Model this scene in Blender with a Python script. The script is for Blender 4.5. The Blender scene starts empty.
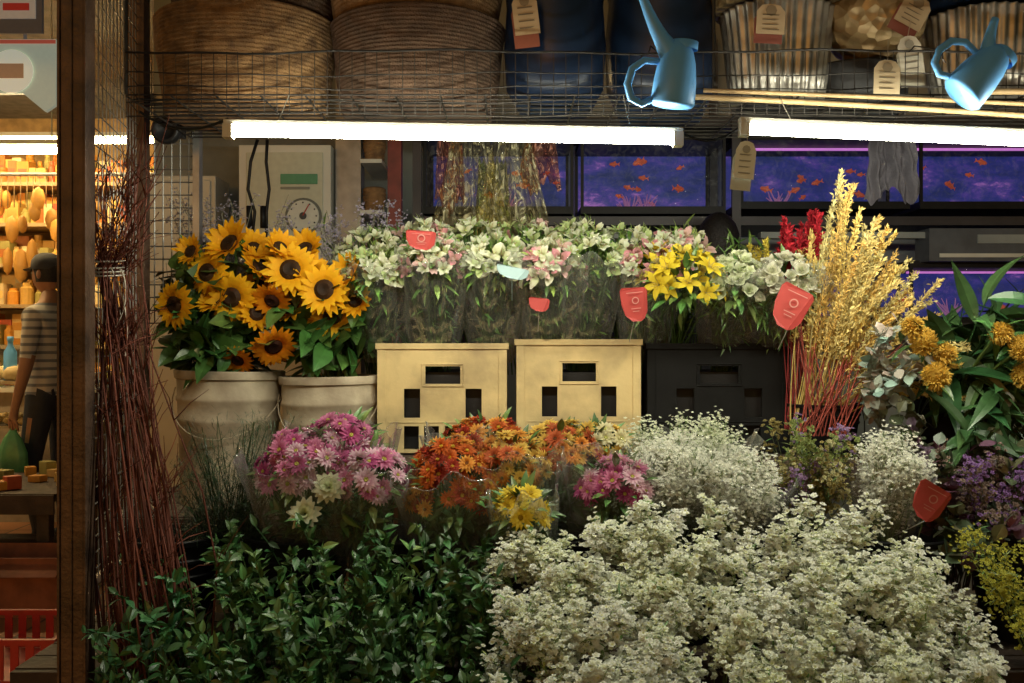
import bpy, math, random
import numpy as np
from mathutils import Vector, Matrix
rng=np.random.default_rng(11); random.seed(11)
U=rng.uniform
sc=bpy.context.scene
# ------------------------------------------------------------ materials
def nt(name):
    m=bpy.data.materials.new(name); m.use_nodes=True
    t=m.node_tree; p=t.nodes['Principled BSDF']; return m,t,p
def mk(name,col,rough=.6,metal=0,var=.25,scale=12,bump=0,bscale=60,spec=.5,dirt=None,coat=0):
    m,t,p=nt(name); N=t.nodes; L=t.links
    tc=N.new('ShaderNodeTexCoord'); n=N.new('ShaderNodeTexNoise'); n.inputs['Scale'].default_value=scale; n.inputs['Detail'].default_value=6
    L.new(tc.outputs['Object'],n.inputs['Vector'])
    r=N.new('ShaderNodeValToRGB'); L.new(n.outputs['Fac'],r.inputs['Fac'])
    c=np.array(col); lo=dirt if dirt is not None else c*(1-var)
    r.color_ramp.elements[0].color=(*lo,1); r.color_ramp.elements[1].color=(*np.minimum(c*(1+var*.5),1),1)
    r.color_ramp.elements[0].position=.32; r.color_ramp.elements[1].position=.62
    L.new(r.outputs['Color'],p.inputs['Base Color'])
    p.inputs['Roughness'].default_value=rough; p.inputs['Metallic'].default_value=metal
    p.inputs['Specular IOR Level'].default_value=spec; p.inputs['Coat Weight'].default_value=coat
    if bump:
        n2=N.new('ShaderNodeTexNoise'); n2.inputs['Scale'].default_value=bscale; L.new(tc.outputs['Object'],n2.inputs['Vector'])
        b=N.new('ShaderNodeBump'); b.inputs['Strength'].default_value=bump; b.inputs['Distance'].default_value=.01
        L.new(n2.outputs['Fac'],b.inputs['Height']); L.new(b.outputs['Normal'],p.inputs['Normal'])
    return m
def plant(name,rough=.55,trans=.25,spec=.4,var=.3):
    m,t,p=nt(name); N=t.nodes; L=t.links
    a=N.new('ShaderNodeAttribute'); a.attribute_name='Col'
    tc=N.new('ShaderNodeTexCoord'); n=N.new('ShaderNodeTexNoise'); n.inputs['Scale'].default_value=45; n.inputs['Detail'].default_value=1; L.new(tc.outputs['Object'],n.inputs['Vector'])
    mr=N.new('ShaderNodeMapRange'); mr.inputs['To Min'].default_value=1-var; mr.inputs['To Max'].default_value=1+var; L.new(n.outputs['Fac'],mr.inputs['Value'])
    mx=N.new('ShaderNodeVectorMath'); mx.operation='SCALE'; L.new(a.outputs['Color'],mx.inputs[0]); L.new(mr.outputs['Result'],mx.inputs['Scale'])
    L.new(mx.outputs[0],p.inputs['Base Color']); p.inputs['Roughness'].default_value=rough; p.inputs['Specular IOR Level'].default_value=spec
    if trans:
        tr=N.new('ShaderNodeBsdfTranslucent'); L.new(mx.outputs[0],tr.inputs['Color'])
        ms=N.new('ShaderNodeMixShader'); ms.inputs[0].default_value=trans
        L.new(p.outputs[0],ms.inputs[1]); L.new(tr.outputs[0],ms.inputs[2]); L.new(ms.outputs[0],N['Material Output'].inputs[0])
    return m
def emis(name,col,s):
    m,t,p=nt(name); p.inputs['Base Color'].default_value=(*col,1)
    p.inputs['Emission Color'].default_value=(*col,1); p.inputs['Emission Strength'].default_value=s; return m
def film(name,col=(1,1,1),a=.14,rough=.12,sc_=25,base=.7):
    m,t,p=nt(name); N=t.nodes;L=t.links
    tr=N.new('ShaderNodeBsdfTransparent'); tr.inputs[0].default_value=(*col,1)
    p.inputs['Base Color'].default_value=(*[c*base for c in col],1); p.inputs['Roughness'].default_value=rough; p.inputs['Specular IOR Level'].default_value=1.0
    tc=N.new('ShaderNodeTexCoord'); n=N.new('ShaderNodeTexNoise'); n.inputs['Scale'].default_value=sc_; n.inputs['Distortion'].default_value=2.5; n.inputs['Detail'].default_value=1; L.new(tc.outputs['Object'],n.inputs['Vector'])
    b=N.new('ShaderNodeBump'); b.inputs['Strength'].default_value=.9; b.inputs['Distance'].default_value=.03; L.new(n.outputs['Fac'],b.inputs['Height']); L.new(b.outputs[0],p.inputs['Normal'])
    fr=N.new('ShaderNodeMapRange'); fr.inputs['From Min'].default_value=.45; fr.inputs['From Max'].default_value=.72; fr.inputs['To Min'].default_value=a*.4; fr.inputs['To Max'].default_value=a*2.6; L.new(n.outputs['Fac'],fr.inputs['Value'])
    ms=N.new('ShaderNodeMixShader'); L.new(fr.outputs[0],ms.inputs[0]); L.new(tr.outputs[0],ms.inputs[1]); L.new(p.outputs[0],ms.inputs[2]); L.new(ms.outputs[0],N['Material Output'].inputs[0])
    return m
def clearfilm(name,a=.16,rough=.16):
    m,t,p=nt(name); N=t.nodes;L=t.links; N.remove(p)
    tr=N.new('ShaderNodeBsdfTransparent'); gl=N.new('ShaderNodeBsdfGlossy'); gl.inputs['Roughness'].default_value=rough
    df=N.new('ShaderNodeBsdfDiffuse'); df.inputs['Color'].default_value=(.8,.82,.8,1); mg=N.new('ShaderNodeMixShader'); mg.inputs[0].default_value=.22; L.new(gl.outputs[0],mg.inputs[1]); L.new(df.outputs[0],mg.inputs[2])
    tc=N.new('ShaderNodeTexCoord'); mp=N.new('ShaderNodeMapping'); mp.inputs['Scale'].default_value=(1,1,.3); L.new(tc.outputs['Object'],mp.inputs[0])
    n=N.new('ShaderNodeTexNoise'); n.inputs['Scale'].default_value=30; n.inputs['Detail'].default_value=0; n.inputs['Distortion'].default_value=.6; L.new(mp.outputs[0],n.inputs['Vector'])
    b=N.new('ShaderNodeBump'); b.inputs['Strength'].default_value=.8; b.inputs['Distance'].default_value=.02; L.new(n.outputs['Fac'],b.inputs['Height']); L.new(b.outputs[0],gl.inputs['Normal'])
    lw=N.new('ShaderNodeLayerWeight'); lw.inputs['Blend'].default_value=.35; L.new(b.outputs[0],lw.inputs['Normal'])
    mr=N.new('ShaderNodeMapRange'); mr.inputs['To Min'].default_value=a*.6; mr.inputs['To Max'].default_value=a*2.6; L.new(lw.outputs['Facing'],mr.inputs['Value'])
    ms=N.new('ShaderNodeMixShader'); L.new(mr.outputs[0],ms.inputs[0]); L.new(tr.outputs[0],ms.inputs[1]); L.new(mg.outputs[0],ms.inputs[2]); L.new(ms.outputs[0],N['Material Output'].inputs[0])
    return m
def nosamp(m):
    try: m.cycles.emission_sampling='NONE'
    except Exception: pass
    return m
M={}
M['petal']=plant('petal',.6,.38,.2,.12); M['leaf']=plant('leaf',.38,0,.5,.35); M['dry']=plant('dry_plant',.8,0,.1,.3)
M['film']=clearfilm('cellophane',.26,.2); M['gold']=film('gold_cellophane',(.95,.88,.55),.26,.12,18); M['pane']=film('glass_pane',(.92,.97,1),.05,.03)
M['paint']=plant('painted_parts',.5,.0,.4,.12)
M['rust']=mk('rusty_painted_steel',(.11,.062,.038),.5,.2,.5,14,.25,90,dirt=(.035,.02,.014))
M['wire']=mk('dark_wire',(.05,.045,.04),.45,.6,.3)
M['galv']=mk('galvanised_wire',(.30,.29,.27),.4,.7,.3)
M['basket']=mk('rope_basket',(.27,.155,.065),.9,0,.35,30,.6,220,dirt=(.15,.085,.04))
M['basket2']=mk('rope_basket_brown',(.10,.058,.034),.9,0,.35,30,.6,220)
M['navy']=mk('navy_glaze',(.006,.014,.035),.3,0,.4,6,.05,20,spec=.3)
M['blackp']=mk('black_plastic',(.010,.010,.011),.5,0,.4,spec=.3)
M['silver']=mk('fluted_metal',(.34,.32,.28),.42,.85,.4,20,.1,40)
M['hammer']=mk('hammered_tan',(.30,.21,.10),.4,.35,.3,10)
M['bluep']=mk('blue_plastic',(.13,.42,.88),.45,0,.10,8)
M['bamboo']=mk('bamboo',(.42,.29,.14),.5,0,.3,18)
M['pail']=mk('weathered_pail_plastic',(.46,.39,.28),.65,0,.3,7,.12,70,dirt=(.20,.15,.10),spec=.25)
M['crate']=mk('cream_crate_plastic',(.60,.46,.22),.5,0,.15,9,.10,60,dirt=(.36,.27,.14),spec=.35)
M['crateB']=mk('black_crate_plastic',(.007,.007,.007),.65,spec=.15)
M['redc']=mk('red_plastic',(.45,.02,.02),.4)
M['wood']=mk('dark_wood',(.05,.03,.02),.7,0,.5,10,.3,60)
M['card']=mk('cardboard',(.24,.08,.04),.8,0,.3,10)
M['wall']=mk('back_wall_paint',(.30,.33,.32),.7,0,.2,3,.1,30,dirt=(.17,.19,.19))
M['dwall']=mk('dark_wall',(.035,.035,.045),.8,0,.3,3)
M['white']=mk('white_enamel',(.62,.62,.55),.35,0,.12,5)
M['tube']=emis('lit_tube',(1.0,.975,.78),108)
M['warm']=emis('warm_tube',(1,.70,.32),90)
M['redpost']=mk('red_painted_post',(.22,.04,.03),.5,0,.4)
M['cloth']=mk('grey_cloth',(.18,.17,.20),.9,0,.2,10,.4,200)
# ------------------------------------------------------------ mesh builder
class B:
    def __init__(s): s.V=[];s.L=[];s.T=[];s.C=[];s.Mi=[];s.n=0
    def raw(s,V,F,C=(1,1,1),m=0):
        V=np.asarray(V,float).reshape(-1,3); C=np.asarray(C,float)
        if C.ndim==1: C=np.tile(C,(len(V),1))
        s.V.append(V); s.C.append(C)
        s.L.append(np.array([i for f in F for i in f],int)+s.n); s.T.append(np.array([len(f) for f in F],int))
        s.Mi.append(np.full(len(F),m,int)); s.n+=len(V)
    def pack(s):
        return dict(V=np.concatenate(s.V),L=np.concatenate(s.L),T=np.concatenate(s.T),C=np.concatenate(s.C),M=np.concatenate(s.Mi))
    def stamp(s,t,X,tint=None,m=None):
        X=np.asarray(X).reshape(-1,4,4); k=len(X)
        if k==0: return
        nv=len(t['V'])
        V=np.einsum('kij,nj->kni',X[:,:3,:3],t['V'])+X[:,None,:3,3]
        if tint is None: tint=np.ones((k,3))
        tint=np.asarray(tint,float)
        if tint.ndim==1: tint=np.tile(tint,(k,1))
        C=t['C'][None]*tint[:,None,:]
        s.V.append(V.reshape(-1,3)); s.C.append(np.minimum(C.reshape(-1,3),1))
        s.L.append((t['L'][None]+(np.arange(k)*nv)[:,None]+s.n).ravel()); s.T.append(np.tile(t['T'],k))
        s.Mi.append(np.tile(t['M'],k) if m is None else np.full(k*len(t['T']),m)); s.n+=k*nv
    def tube(s,P,R,n=5,C=(1,1,1),m=0,cap=True):
        P=np.asarray(P,float); k=len(P); R=np.full(k,R) if np.isscalar(R) else np.asarray(R)
        T=np.gradient(P,axis=0); T/=np.linalg.norm(T,axis=1)[:,None]+1e-9
        ref=np.array([0,0,1.]) if abs(T[0,2])<.9 else np.array([1.,0,0])
        V=[];u=np.cross(T[0],ref); 
        for i in range(k):
            u=u-T[i]*u.dot(T[i]); u/=np.linalg.norm(u)+1e-9; w=np.cross(T[i],u)
            a=np.arange(n)*2*math.pi/n
            V.append(P[i]+R[i]*(np.cos(a)[:,None]*u+np.sin(a)[:,None]*w))
        F=[(i*n+j,i*n+(j+1)%n,(i+1)*n+(j+1)%n,(i+1)*n+j) for i in range(k-1) for j in range(n)]
        if cap and n>3: F+= [tuple(range(n))[::-1],tuple((k-1)*n+j for j in range(n))]
        s.raw(np.concatenate(V),F,C,m)
    def box(s,a,b,C=(1,1,1),m=0,rot=None,org=None):
        x0,y0,z0=a;x1,y1,z1=b
        V=np.array([(x0,y0,z0),(x1,y0,z0),(x1,y1,z0),(x0,y1,z0),(x0,y0,z1),(x1,y0,z1),(x1,y1,z1),(x0,y1,z1)],float)
        if rot is not None:
            o=np.array(org if org is not None else V.mean(0)); V=(V-o)@np.array(rot.to_3x3()).T+o
        s.raw(V,[(0,3,2,1),(4,5,6,7),(0,1,5,4),(1,2,6,5),(2,3,7,6),(3,0,4,7)],C,m)
    def lathe(s,prof,n=40,c=(0,0,0),C=(1,1,1),m=0,flute=0,nf=24,X=None):
        a=np.arange(n)*2*math.pi/n; V=[]
        for r,z in prof:
            rr=r*(1+flute*np.cos(a*nf)); V.append(np.stack([rr*np.cos(a),rr*np.sin(a),np.full(n,z)],1))
        V=np.concatenate(V)
        if X is not None: V=V@np.array(X.to_3x3()).T
        V=V+np.array(c); k=len(prof)
        F=[(i*n+j,i*n+(j+1)%n,(i+1)*n+(j+1)%n,(i+1)*n+j) for i in range(k-1) for j in range(n)]
        s.raw(V,F,C,m)
    def ell(s,c,r,C=(1,1,1),m=0,n=12,X=None,j=0):
        k=max(5,n//2+1); th=np.linspace(0.001,math.pi-.001,k); a=np.arange(n)*2*math.pi/n
        V=np.array([(math.sin(t)*math.cos(p),math.sin(t)*math.sin(p),math.cos(t)) for t in th for p in a])
        if j: V=V*(1+U(-j,j,(len(V),1)))
        V=V*np.array(r)
        if X is not None: V=V@np.array(X.to_3x3()).T
        F=[(i*n+q,(i+1)*n+q,(i+1)*n+(q+1)%n,i*n+(q+1)%n) for i in range(k-1) for q in range(n)]
        s.raw(V+np.array(c),F,C,m)
    def obj(s,name,mats,smooth=False,parent=None,weld=0,bevel=0):
        d=s.pack(); me=bpy.data.meshes.new(name)
        me.vertices.add(len(d['V'])); me.vertices.foreach_set('co',d['V'].astype(np.float32).ravel())
        me.loops.add(len(d['L'])); me.loops.foreach_set('vertex_index',d['L'].astype(np.int32))
        me.polygons.add(len(d['T'])); st=np.concatenate([[0],np.cumsum(d['T'])[:-1]])
        me.polygons.foreach_set('loop_start',st.astype(np.int32)); 
        me.polygons.foreach_set('material_index',d['M'].astype(np.int32))
        me.polygons.foreach_set('use_smooth',(d['M']==2) if (not smooth and len(mats if isinstance(mats,(list,tuple)) else [mats])==4) else np.full(len(d['T']),smooth))
        me.update(calc_edges=True)
        ca=me.color_attributes.new('Col','FLOAT_COLOR','POINT'); ca.data.foreach_set('color',np.concatenate([d['C'],np.ones((len(d['C']),1))],1).astype(np.float32).ravel())
        for m in (mats if isinstance(mats,(list,tuple)) else [mats]): me.materials.append(m)
        me.validate()
        o=bpy.data.objects.new(name,me); sc.collection.objects.link(o)
        if parent: o.parent=parent
        if weld: w=o.modifiers.new('w','WELD'); w.merge_threshold=weld
        if bevel: b=o.modifiers.new('b','BEVEL'); b.width=bevel; b.segments=2; b.limit_method='ANGLE'
        return o
def empty(name,loc=(0,0,0)):
    o=bpy.data.objects.new(name,None); o.location=loc; sc.collection.objects.link(o); return o
def nrm(v): v=np.atleast_2d(np.asarray(v,float)); return v/(np.linalg.norm(v,axis=1)[:,None]+1e-9)
def faceX(P,D,S,roll=None):
    P=np.atleast_2d(P);k=len(P); z=nrm(D); z=np.tile(z,(k,1)) if len(z)!=k else z
    ref=np.where(np.abs(z[:,2:3])<.95,np.array([[0,0,1.]]),np.array([[1.,0,0]]))
    x=nrm(np.cross(ref,z)); y=np.cross(z,x)
    r=U(0,6.28,k) if roll is None else np.full(k,roll)
    c,s=np.cos(r)[:,None],np.sin(r)[:,None]; x2=x*c+y*s; y2=-x*s+y*c
    S=np.full(k,S) if np.isscalar(S) else S
    X=np.zeros((k,4,4)); X[:,:3,0]=x2*S[:,None];X[:,:3,1]=y2*S[:,None];X[:,:3,2]=z*S[:,None];X[:,:3,3]=P;X[:,3,3]=1
    return X
def leafX(P,Y,up,S):
    P=np.atleast_2d(P);k=len(P); y=nrm(Y); x=nrm(np.cross(y,np.broadcast_to(up,(k,3)))); z=np.cross(x,y)
    S=np.full(k,S) if np.isscalar(S) else S
    X=np.zeros((k,4,4)); X[:,:3,0]=x*S[:,None];X[:,:3,1]=y*S[:,None];X[:,:3,2]=z*S[:,None];X[:,:3,3]=P;X[:,3,3]=1
    return X
def leaf_t(W=.3,curve=.3,fold=.25,n=5,c0=(1,1,1),c1=(1,1,1),tip=.8,m=0):
    b=B();V=[];C=[];c0=np.array(c0);c1=np.array(c1)
    for i in range(n+1):
        t=i/n; w=W*.5*max(math.sin(math.pi*t**tip),.03); z=-curve*t*t; c=c0*(1-t)+c1*t
        V+=[(-w,t,z+fold*w),(0,t,z),(w,t,z+fold*w)]; C+=[c,c*1.15,c]
    F=[]
    for i in range(n): a=3*i; F+=[(a,a+1,a+4,a+3),(a+1,a+2,a+5,a+4)]
    b.raw(V,F,C,m); return b.pack()
def flower_t(layers,center=None,stem=0,jit=.15,n=3,seed=0):
    r=random.Random(seed); b=B()
    for (k,L,W,elev,curl,c0,c1,r0) in layers:
        off=r.random()*6
        c0a=np.array(c0);c1a=np.array(c1)
        for i in range(k):
            a=off+i*2*math.pi/k+r.uniform(-jit,jit)*3/k*2; el=elev+r.uniform(-jit,jit); l=L*(1+r.uniform(-jit,jit))
            V=[];C=[];y=r0;z=0;ang=el
            for j in range(n+1):
                t=j/n; w=W*(.35+.65*math.sin(math.pi*min(t*1.05,1)**.8)) if j<n else W*(.15 if n>2 else .45)
                tw=.25*w
                c=c0a*(1-t)+c1a*t
                V+=[(-w,y,z+tw),(w,y,z+tw*.3)]; C+=[c,c*.93]
                y+=l/n*math.cos(ang); z+=l/n*math.sin(ang); ang-=curl/n
            V=np.array(V); ca,sa=math.cos(a),math.sin(a); R=np.array([[ca,-sa,0],[sa,ca,0],[0,0,1]])
            b.raw(V@R.T,[(2*j,2*j+1,2*j+3,2*j+2) for j in range(n)],C)
    if center:
        rr,h,ca,cb=center; q=8 if rr<.01 else 16
        prof=[(rr,-h*.2),(rr*.95,h*.5),(rr*.6,h),(rr*.3,h*.85),(.0004,h*.7)]
        V=[];C=[]
        for i,(pr,z) in enumerate(prof):
            for j in range(q):
                an=j*6.2832/q; V.append((pr*math.cos(an),pr*math.sin(an),z)); C.append(np.array(ca)*(1-i/4)+np.array(cb)*(i/4))
        b.raw(V,[(i*q+j,i*q+(j+1)%q,(i+1)*q+(j+1)%q,(i+1)*q+j) for i in range(4) for j in range(q)],C)
    return b.pack()
def path(p0,p1,bow=(0,0,0),n=5):
    t=np.linspace(0,1,n)[:,None]; p0=np.array(p0,float);p1=np.array(p1,float)
    return p0*(1-t)+p1*t+4*t*(1-t)*np.array(bow)
SUN=flower_t([(19,.046,.0098,.05,.25,(.80,.33,.006),(.90,.50,.012),.021),(17,.042,.0095,.4,.3,(.82,.36,.006),(.92,.56,.018),.020),(12,.035,.01,-.25,.1,(.06,.13,.02),(.07,.16,.03),.012)],(.026,.011,(.07,.030,.010),(.020,.011,.006)),seed=1)
SUN2=flower_t([(17,.046,.0098,.7,.3,(.75,.27,.006),(.85,.44,.01),.021),(15,.042,.0095,.95,.3,(.8,.34,.006),(.9,.50,.015),.020),(12,.035,.01,.2,.1,(.06,.13,.02),(.07,.16,.03),.012)],(.026,.011,(.07,.030,.010),(.020,.011,.006)),seed=2)
def mum(c0,c1,cc,seed): return flower_t([(15,.024,.0042,.1,.2,c0,c1,.004),(13,.021,.0038,.45,.3,c0,c1,.004),(9,.014,.003,.85,.3,c0,c1,.003)],(.006,.005,cc,cc),seed=seed)
MUMP=[mum((.42,.04,.18),(.74,.30,.46),(.50,.45,.08),3),mum((.30,.02,.13),(.56,.13,.30),(.55,.5,.1),4),mum((.60,.22,.38),(.84,.66,.70),(.5,.5,.1),5)]
MUMO=[mum((.38,.05,.01),(.64,.15,.02),(.60,.40,.03),6),mum((.24,.02,.012),(.42,.05,.02),(.55,.32,.03),7),mum((.55,.18,.02),(.80,.40,.07),(.22,.08,.02),8)]
MUMG=[mum((.5,.12,.015),(.78,.36,.06),(.10,.04,.02),9),mum((.34,.045,.02),(.58,.15,.04),(.14,.06,.02),10),mum((.65,.38,.05),(.85,.60,.14),(.12,.05,.02),11)]
MUMW=[mum((.6,.55,.25),(.78,.74,.5),(.5,.5,.15),12)]
MUMY=[mum((.75,.55,.03),(.9,.7,.08),(.5,.35,.03),13)]
def alst(c0,c1,seed): return flower_t([(3,.032,.0105,.95,.9,c0,c1,.003),(3,.030,.008,1.05,.8,c0,tuple(np.array(c1)*.92),.003),(4,.022,.001,1.2,.2,(.6,.5,.3),(.4,.2,.1),.001)],None,seed=seed)
ALW=[alst((.50,.60,.28),(.84,.86,.72),21),alst((.6,.66,.32),(.86,.84,.70),22),alst((.35,.50,.16),(.62,.72,.36),29)]
ALP=[alst((.58,.34,.28),(.82,.34,.42),23),alst((.6,.42,.32),(.84,.56,.56),24)]
ALY=[alst((.7,.55,.05),(.88,.70,.05),25),alst((.6,.5,.1),(.85,.72,.10),26)]
LILY=[flower_t([(6,.055,.012,.5,.9,(.7,.5,.03),(.9,.72,.05),.003),(5,.035,.0012,1.1,.2,(.6,.55,.2),(.35,.15,.03),.001)],None,n=4,seed=27)]
ROSE=[flower_t([(7,.022,.011,.5,-.4,(.66,.70,.5),(.84,.84,.74),.002),(6,.02,.010,.9,-.5,(.66,.7,.45),(.85,.84,.74),.002),(4,.016,.008,1.2,-.4,(.55,.62,.35),(.8,.8,.66),.001)],None,seed=28)]
W1=(.88,.89,.78); W2=(.92,.92,.88)
FLO=[flower_t([(5,.0062,.0034,.25,.2,W1,W2,.0006),(4,.0046,.0026,.95,.3,W1,W2,.0005)],None,n=2,seed=31),
     flower_t([(6,.0060,.0031,.6,.3,(.86,.87,.66),W2,.0006),(3,.003,.002,1.2,.1,(.8,.8,.4),(.8,.8,.45),.0004)],None,n=2,seed=32)]
GY=flower_t([(5,.0036,.0022,.3,.2,W1,W2,.0002),(4,.0028,.0018,1.0,.2,W1,W2,.0002)],None,n=1,seed=33)
LEAF=leaf_t(.34,.25,.3); LEAFN=leaf_t(.16,.35,.2); LEAFB=leaf_t(.55,.25,.2); BLADE=leaf_t(.05,.25,.1,2); LEAFR=leaf_t(.8,.1,.1,4,tip=.9); LEAFO=leaf_t(.46,.18,.3,5,tip=.85)
def rdir(k,up=.0,front=.0,spread=1.):
    d=rng.normal(size=(k,3))*spread+np.array([0,-front,up]); return nrm(d)
def green(k,base=(.045,.10,.022),v=.45,warm=.25):
    s=1+U(-v,v,(k,1)); c=np.array(base)*s; c[:,0]*=1+U(-warm,warm*2,k); return c
def leafy_stem(b,p0,p1,bow,nl,size,base,tpl=LEAF,t0=.25,m=1,rad=.0016,spread=1.,v=.4,up=(0,-.3,1)):
    P=path(p0,p1,bow,6); b.tube(P,np.linspace(rad*1.3,rad*.5,6),4,np.array(base)*.9,m,False)
    t=np.sort(U(t0,1,nl)); idx=t*5; i=np.minimum(idx.astype(int),4); f=(idx-i)[:,None]
    Q=P[i]*(1-f)+P[i+1]*f; T=nrm(P[i+1]-P[i]); 
    D=nrm(T*.55+nrm(rng.normal(size=(nl,3)))*spread)
    b.stamp(tpl,leafX(Q,D,nrm(np.array(up)+rng.normal(size=(nl,3))*.5),size*U(.65,1.2,nl)),green(nl,base,v),m)
def spray(b,p0,p1,bow,nf,rad,tpls,tints,fsize=1.,gcol=(.10,.17,.05),leaves=0,t0=.45,lsize=.02,twig=.0006,clus=5,cr=.16,fd=(0,-.5,.5),lc=(.09,.17,.045)):
    P=path(p0,p1,bow,7); b.tube(P,np.linspace(.0016,.0007,7),4,gcol,1,False)
    t=U(t0,1,nf)**.8; idx=t*6; i=np.minimum(idx.astype(int),5); f=(idx-i)[:,None]
    Q=P[i]*(1-f)+P[i+1]*f; T=nrm(P[-1]-P[-2])
    D=nrm(rng.normal(size=(nf,3))+T*.9+np.array([0,0,.35]))
    Ln=rad*U(.35,1.05,nf)*(1.15-.6*t)
    E=Q+D*Ln[:,None]
    for a in range(0,nf,clus):
        b.tube(np.stack([Q[a],(Q[a]+E[a])/2+T[0]*.006,E[a]]),[twig*1.4,twig,twig],3,gcol,1,False)
        k=min(clus,nf-a); E[a:a+k]=E[a]+rng.normal(size=(k,3))*rad*cr
    w=rng.integers(0,len(tpls),nf)
    for j,tp in enumerate(tpls):
        s=w==j; k=s.sum()
        if k: b.stamp(tp,faceX(E[s],nrm(D[s]*.6+np.array(fd)+rng.normal(size=(k,3))*.35),fsize*U(.75,1.2,k)),np.array(tints)*U(.88,1.05,(k,1)),0)
    if leaves:
        k=leaves; j=rng.integers(0,nf,k); Dl=nrm(rng.normal(size=(k,3))+T*.6)
        b.stamp(LEAFN,leafX(Q[j]*.4+E[j]*.6,Dl,(0,-.3,1),lsize*U(.7,1.4,k)),green(k,lc),1)
def dome(b,c,r,n,tpls,size=1.,tint=(1,1,1),base=None,stem=(.06,.12,.03),front=.7,up=.6,leaves=60,lcol=(.045,.10,.025),lsize=.05,mind=.7):
    c=np.array(c);r=np.array(r); pts=[]
    tries=0; dm=mind*math.sqrt(4*math.pi*(r.prod()**(2/3))*.5/n)
    while len(pts)<n and tries<n*40:
        tries+=1; d=rng.normal(size=3); d/=np.linalg.norm(d)
        if d[2]<-.35 or d[1]>.55: continue
        p=d*r*U(.82,1.1)
        if all(np.linalg.norm(p-q)>dm for q in pts): pts.append(p)
    P=np.array(pts);k=len(P); D=nrm(nrm(P/r)+np.array([0,-front,up])*.5+rng.normal(size=(k,3))*.18)
    w=rng.integers(0,len(tpls),k)
    for j,tp in enumerate(tpls):
        s=w==j; q=s.sum()
        if q: b.stamp(tp,faceX(c+P[s],D[s],size*U(.8,1.15,q)),np.array(tint)*U(.8,1.08,(q,1)),0)
    if base is not None:
        for p in P: b.tube(path(base+rng.normal(size=3)*.012,c+p-.004*D[0],(0,0,.01),5),.0018,4,stem,1,False)
    if leaves:
        d=nrm(rng.normal(size=(leaves,3))); Q=c+d*r*U(.45,.98,(leaves,1))
        b.stamp(LEAF,leafX(Q,nrm(d+np.array([0,-.2,.3])),(0,-.4,1),lsize*U(.6,1.2,leaves)),green(leaves,lcol),1)
    return c+P,D
def wrap(b,top,bot,rt,rb,m=2,n=72,rows=9,ry=.8,edge=.02):
    top=np.array(top,float);bot=np.array(bot,float); V=[]
    ph=U(0,6)
    for i in range(rows):
        t=i/(rows-1); c=bot*(1-t)+top*t; r=rb*(1-t)+rt*t**.8 if t>0 else rb
        for j in range(n):
            a=j*2*math.pi/n; w=1+.06*t*math.sin(5*a+ph)+.045*math.sin(13*a+ph*2+t*2)+.04*t*math.sin(23*a-t*3)
            V.append((c[0]+r*w*math.cos(a),c[1]+r*w*ry*math.sin(a),c[2]+(edge*math.sin(4*a+ph)+edge*.5*math.sin(11*a))*t*t))
    b.raw(V,[(i*n+j,i*n+(j+1)%n,(i+1)*n+(j+1)%n,(i+1)*n+j) for i in range(rows-1) for j in range(n)],(1,1,1),m)
    rim=np.array(V[-n:]+[V[-n]]); b.tube(rim,.0009,3,(.7,.72,.7),m)
def redcard(b,c,w,h,m,X,logo=True):
    P=[(-.5,.40),(-.42,.5),(.40,.47),(.5,.38),(.47,-.22),(.34,-.42),(.20,-.5),(-.12,-.48),(-.36,-.30),(-.47,.0)]
    n=len(P); R=np.array(X.to_3x3())
    bend=lambda x: .12*w*(x*2)**2
    V=[(x*w,bend(x),z*h) for x,z in P]+[(x*w,bend(x)+.0015,z*h) for x,z in P]
    V=np.array(V)@R.T+np.array(c)
    b.raw(V,[tuple(range(n))[::-1],tuple(range(n,2*n))]+[(i,(i+1)%n,(i+1)%n+n,i+n) for i in range(n)],(.36,.045,.04),m)
    if logo:
        a=np.linspace(0,6.283,19)[:-1]; rr=.13
        Q=np.array([((.02+rr*q*math.cos(t))*w,-.0012,(.12+rr*q*math.sin(t)*w/h)*h) for q in (1,.72) for t in a])@R.T+np.array(c)
        b.raw(Q,[(i,(i+1)%18,(i+1)%18+18,i+18) for i in range(18)],(.48,.22,.19),m)
        for (x0,x1,z) in ((-.3,.3,.34),(-.15,.2,-.12),(-.10,.14,-.2)):
            Q=np.array([(x0*w,.002,z*h),(x1*w,.002,z*h),(x1*w,.002,(z+.02)*h),(x0*w,.002,(z+.02)*h)])-np.array([0,.0035,0])
            b.raw(Q@R.T+np.array(c),[(0,1,2,3)],(.48,.22,.19),m)
def rot(x=0,y=0,z=0): return Matrix.Rotation(z,3,'Z')@Matrix.Rotation(y,3,'Y')@Matrix.Rotation(x,3,'X')
PM=[M['petal'],M['leaf'],M['film'],M['paint']]
# ============================================================ SETTING
g,t,p=nt('terracotta_tiles'); N=t.nodes;L=t.links
tc=N.new('ShaderNodeTexCoord'); br=N.new('ShaderNodeTexBrick'); br.offset=0; br.inputs['Scale'].default_value=1; br.inputs['Brick Width'].default_value=.3; br.inputs['Row Height'].default_value=.3; br.inputs['Mortar Size'].default_value=.008
br.inputs['Color1'].default_value=(.46,.21,.09,1);br.inputs['Color2'].default_value=(.34,.15,.07,1);br.inputs['Mortar'].default_value=(.09,.06,.045,1)
L.new(tc.outputs['Object'],br.inputs['Vector']); L.new(br.outputs['Color'],p.inputs['Base Color']); p.inputs['Roughness'].default_value=.45
b=B(); b.raw([(-60,-60,0),(60,-60,0),(60,60,0),(-60,60,0)],[(0,1,2,3)]); b.obj('ground',g)
b=B(); b.box((-1.62,4.5,0),(3.6,4.62,3.4)); o=b.obj('back_wall',M['wall'])
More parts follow.
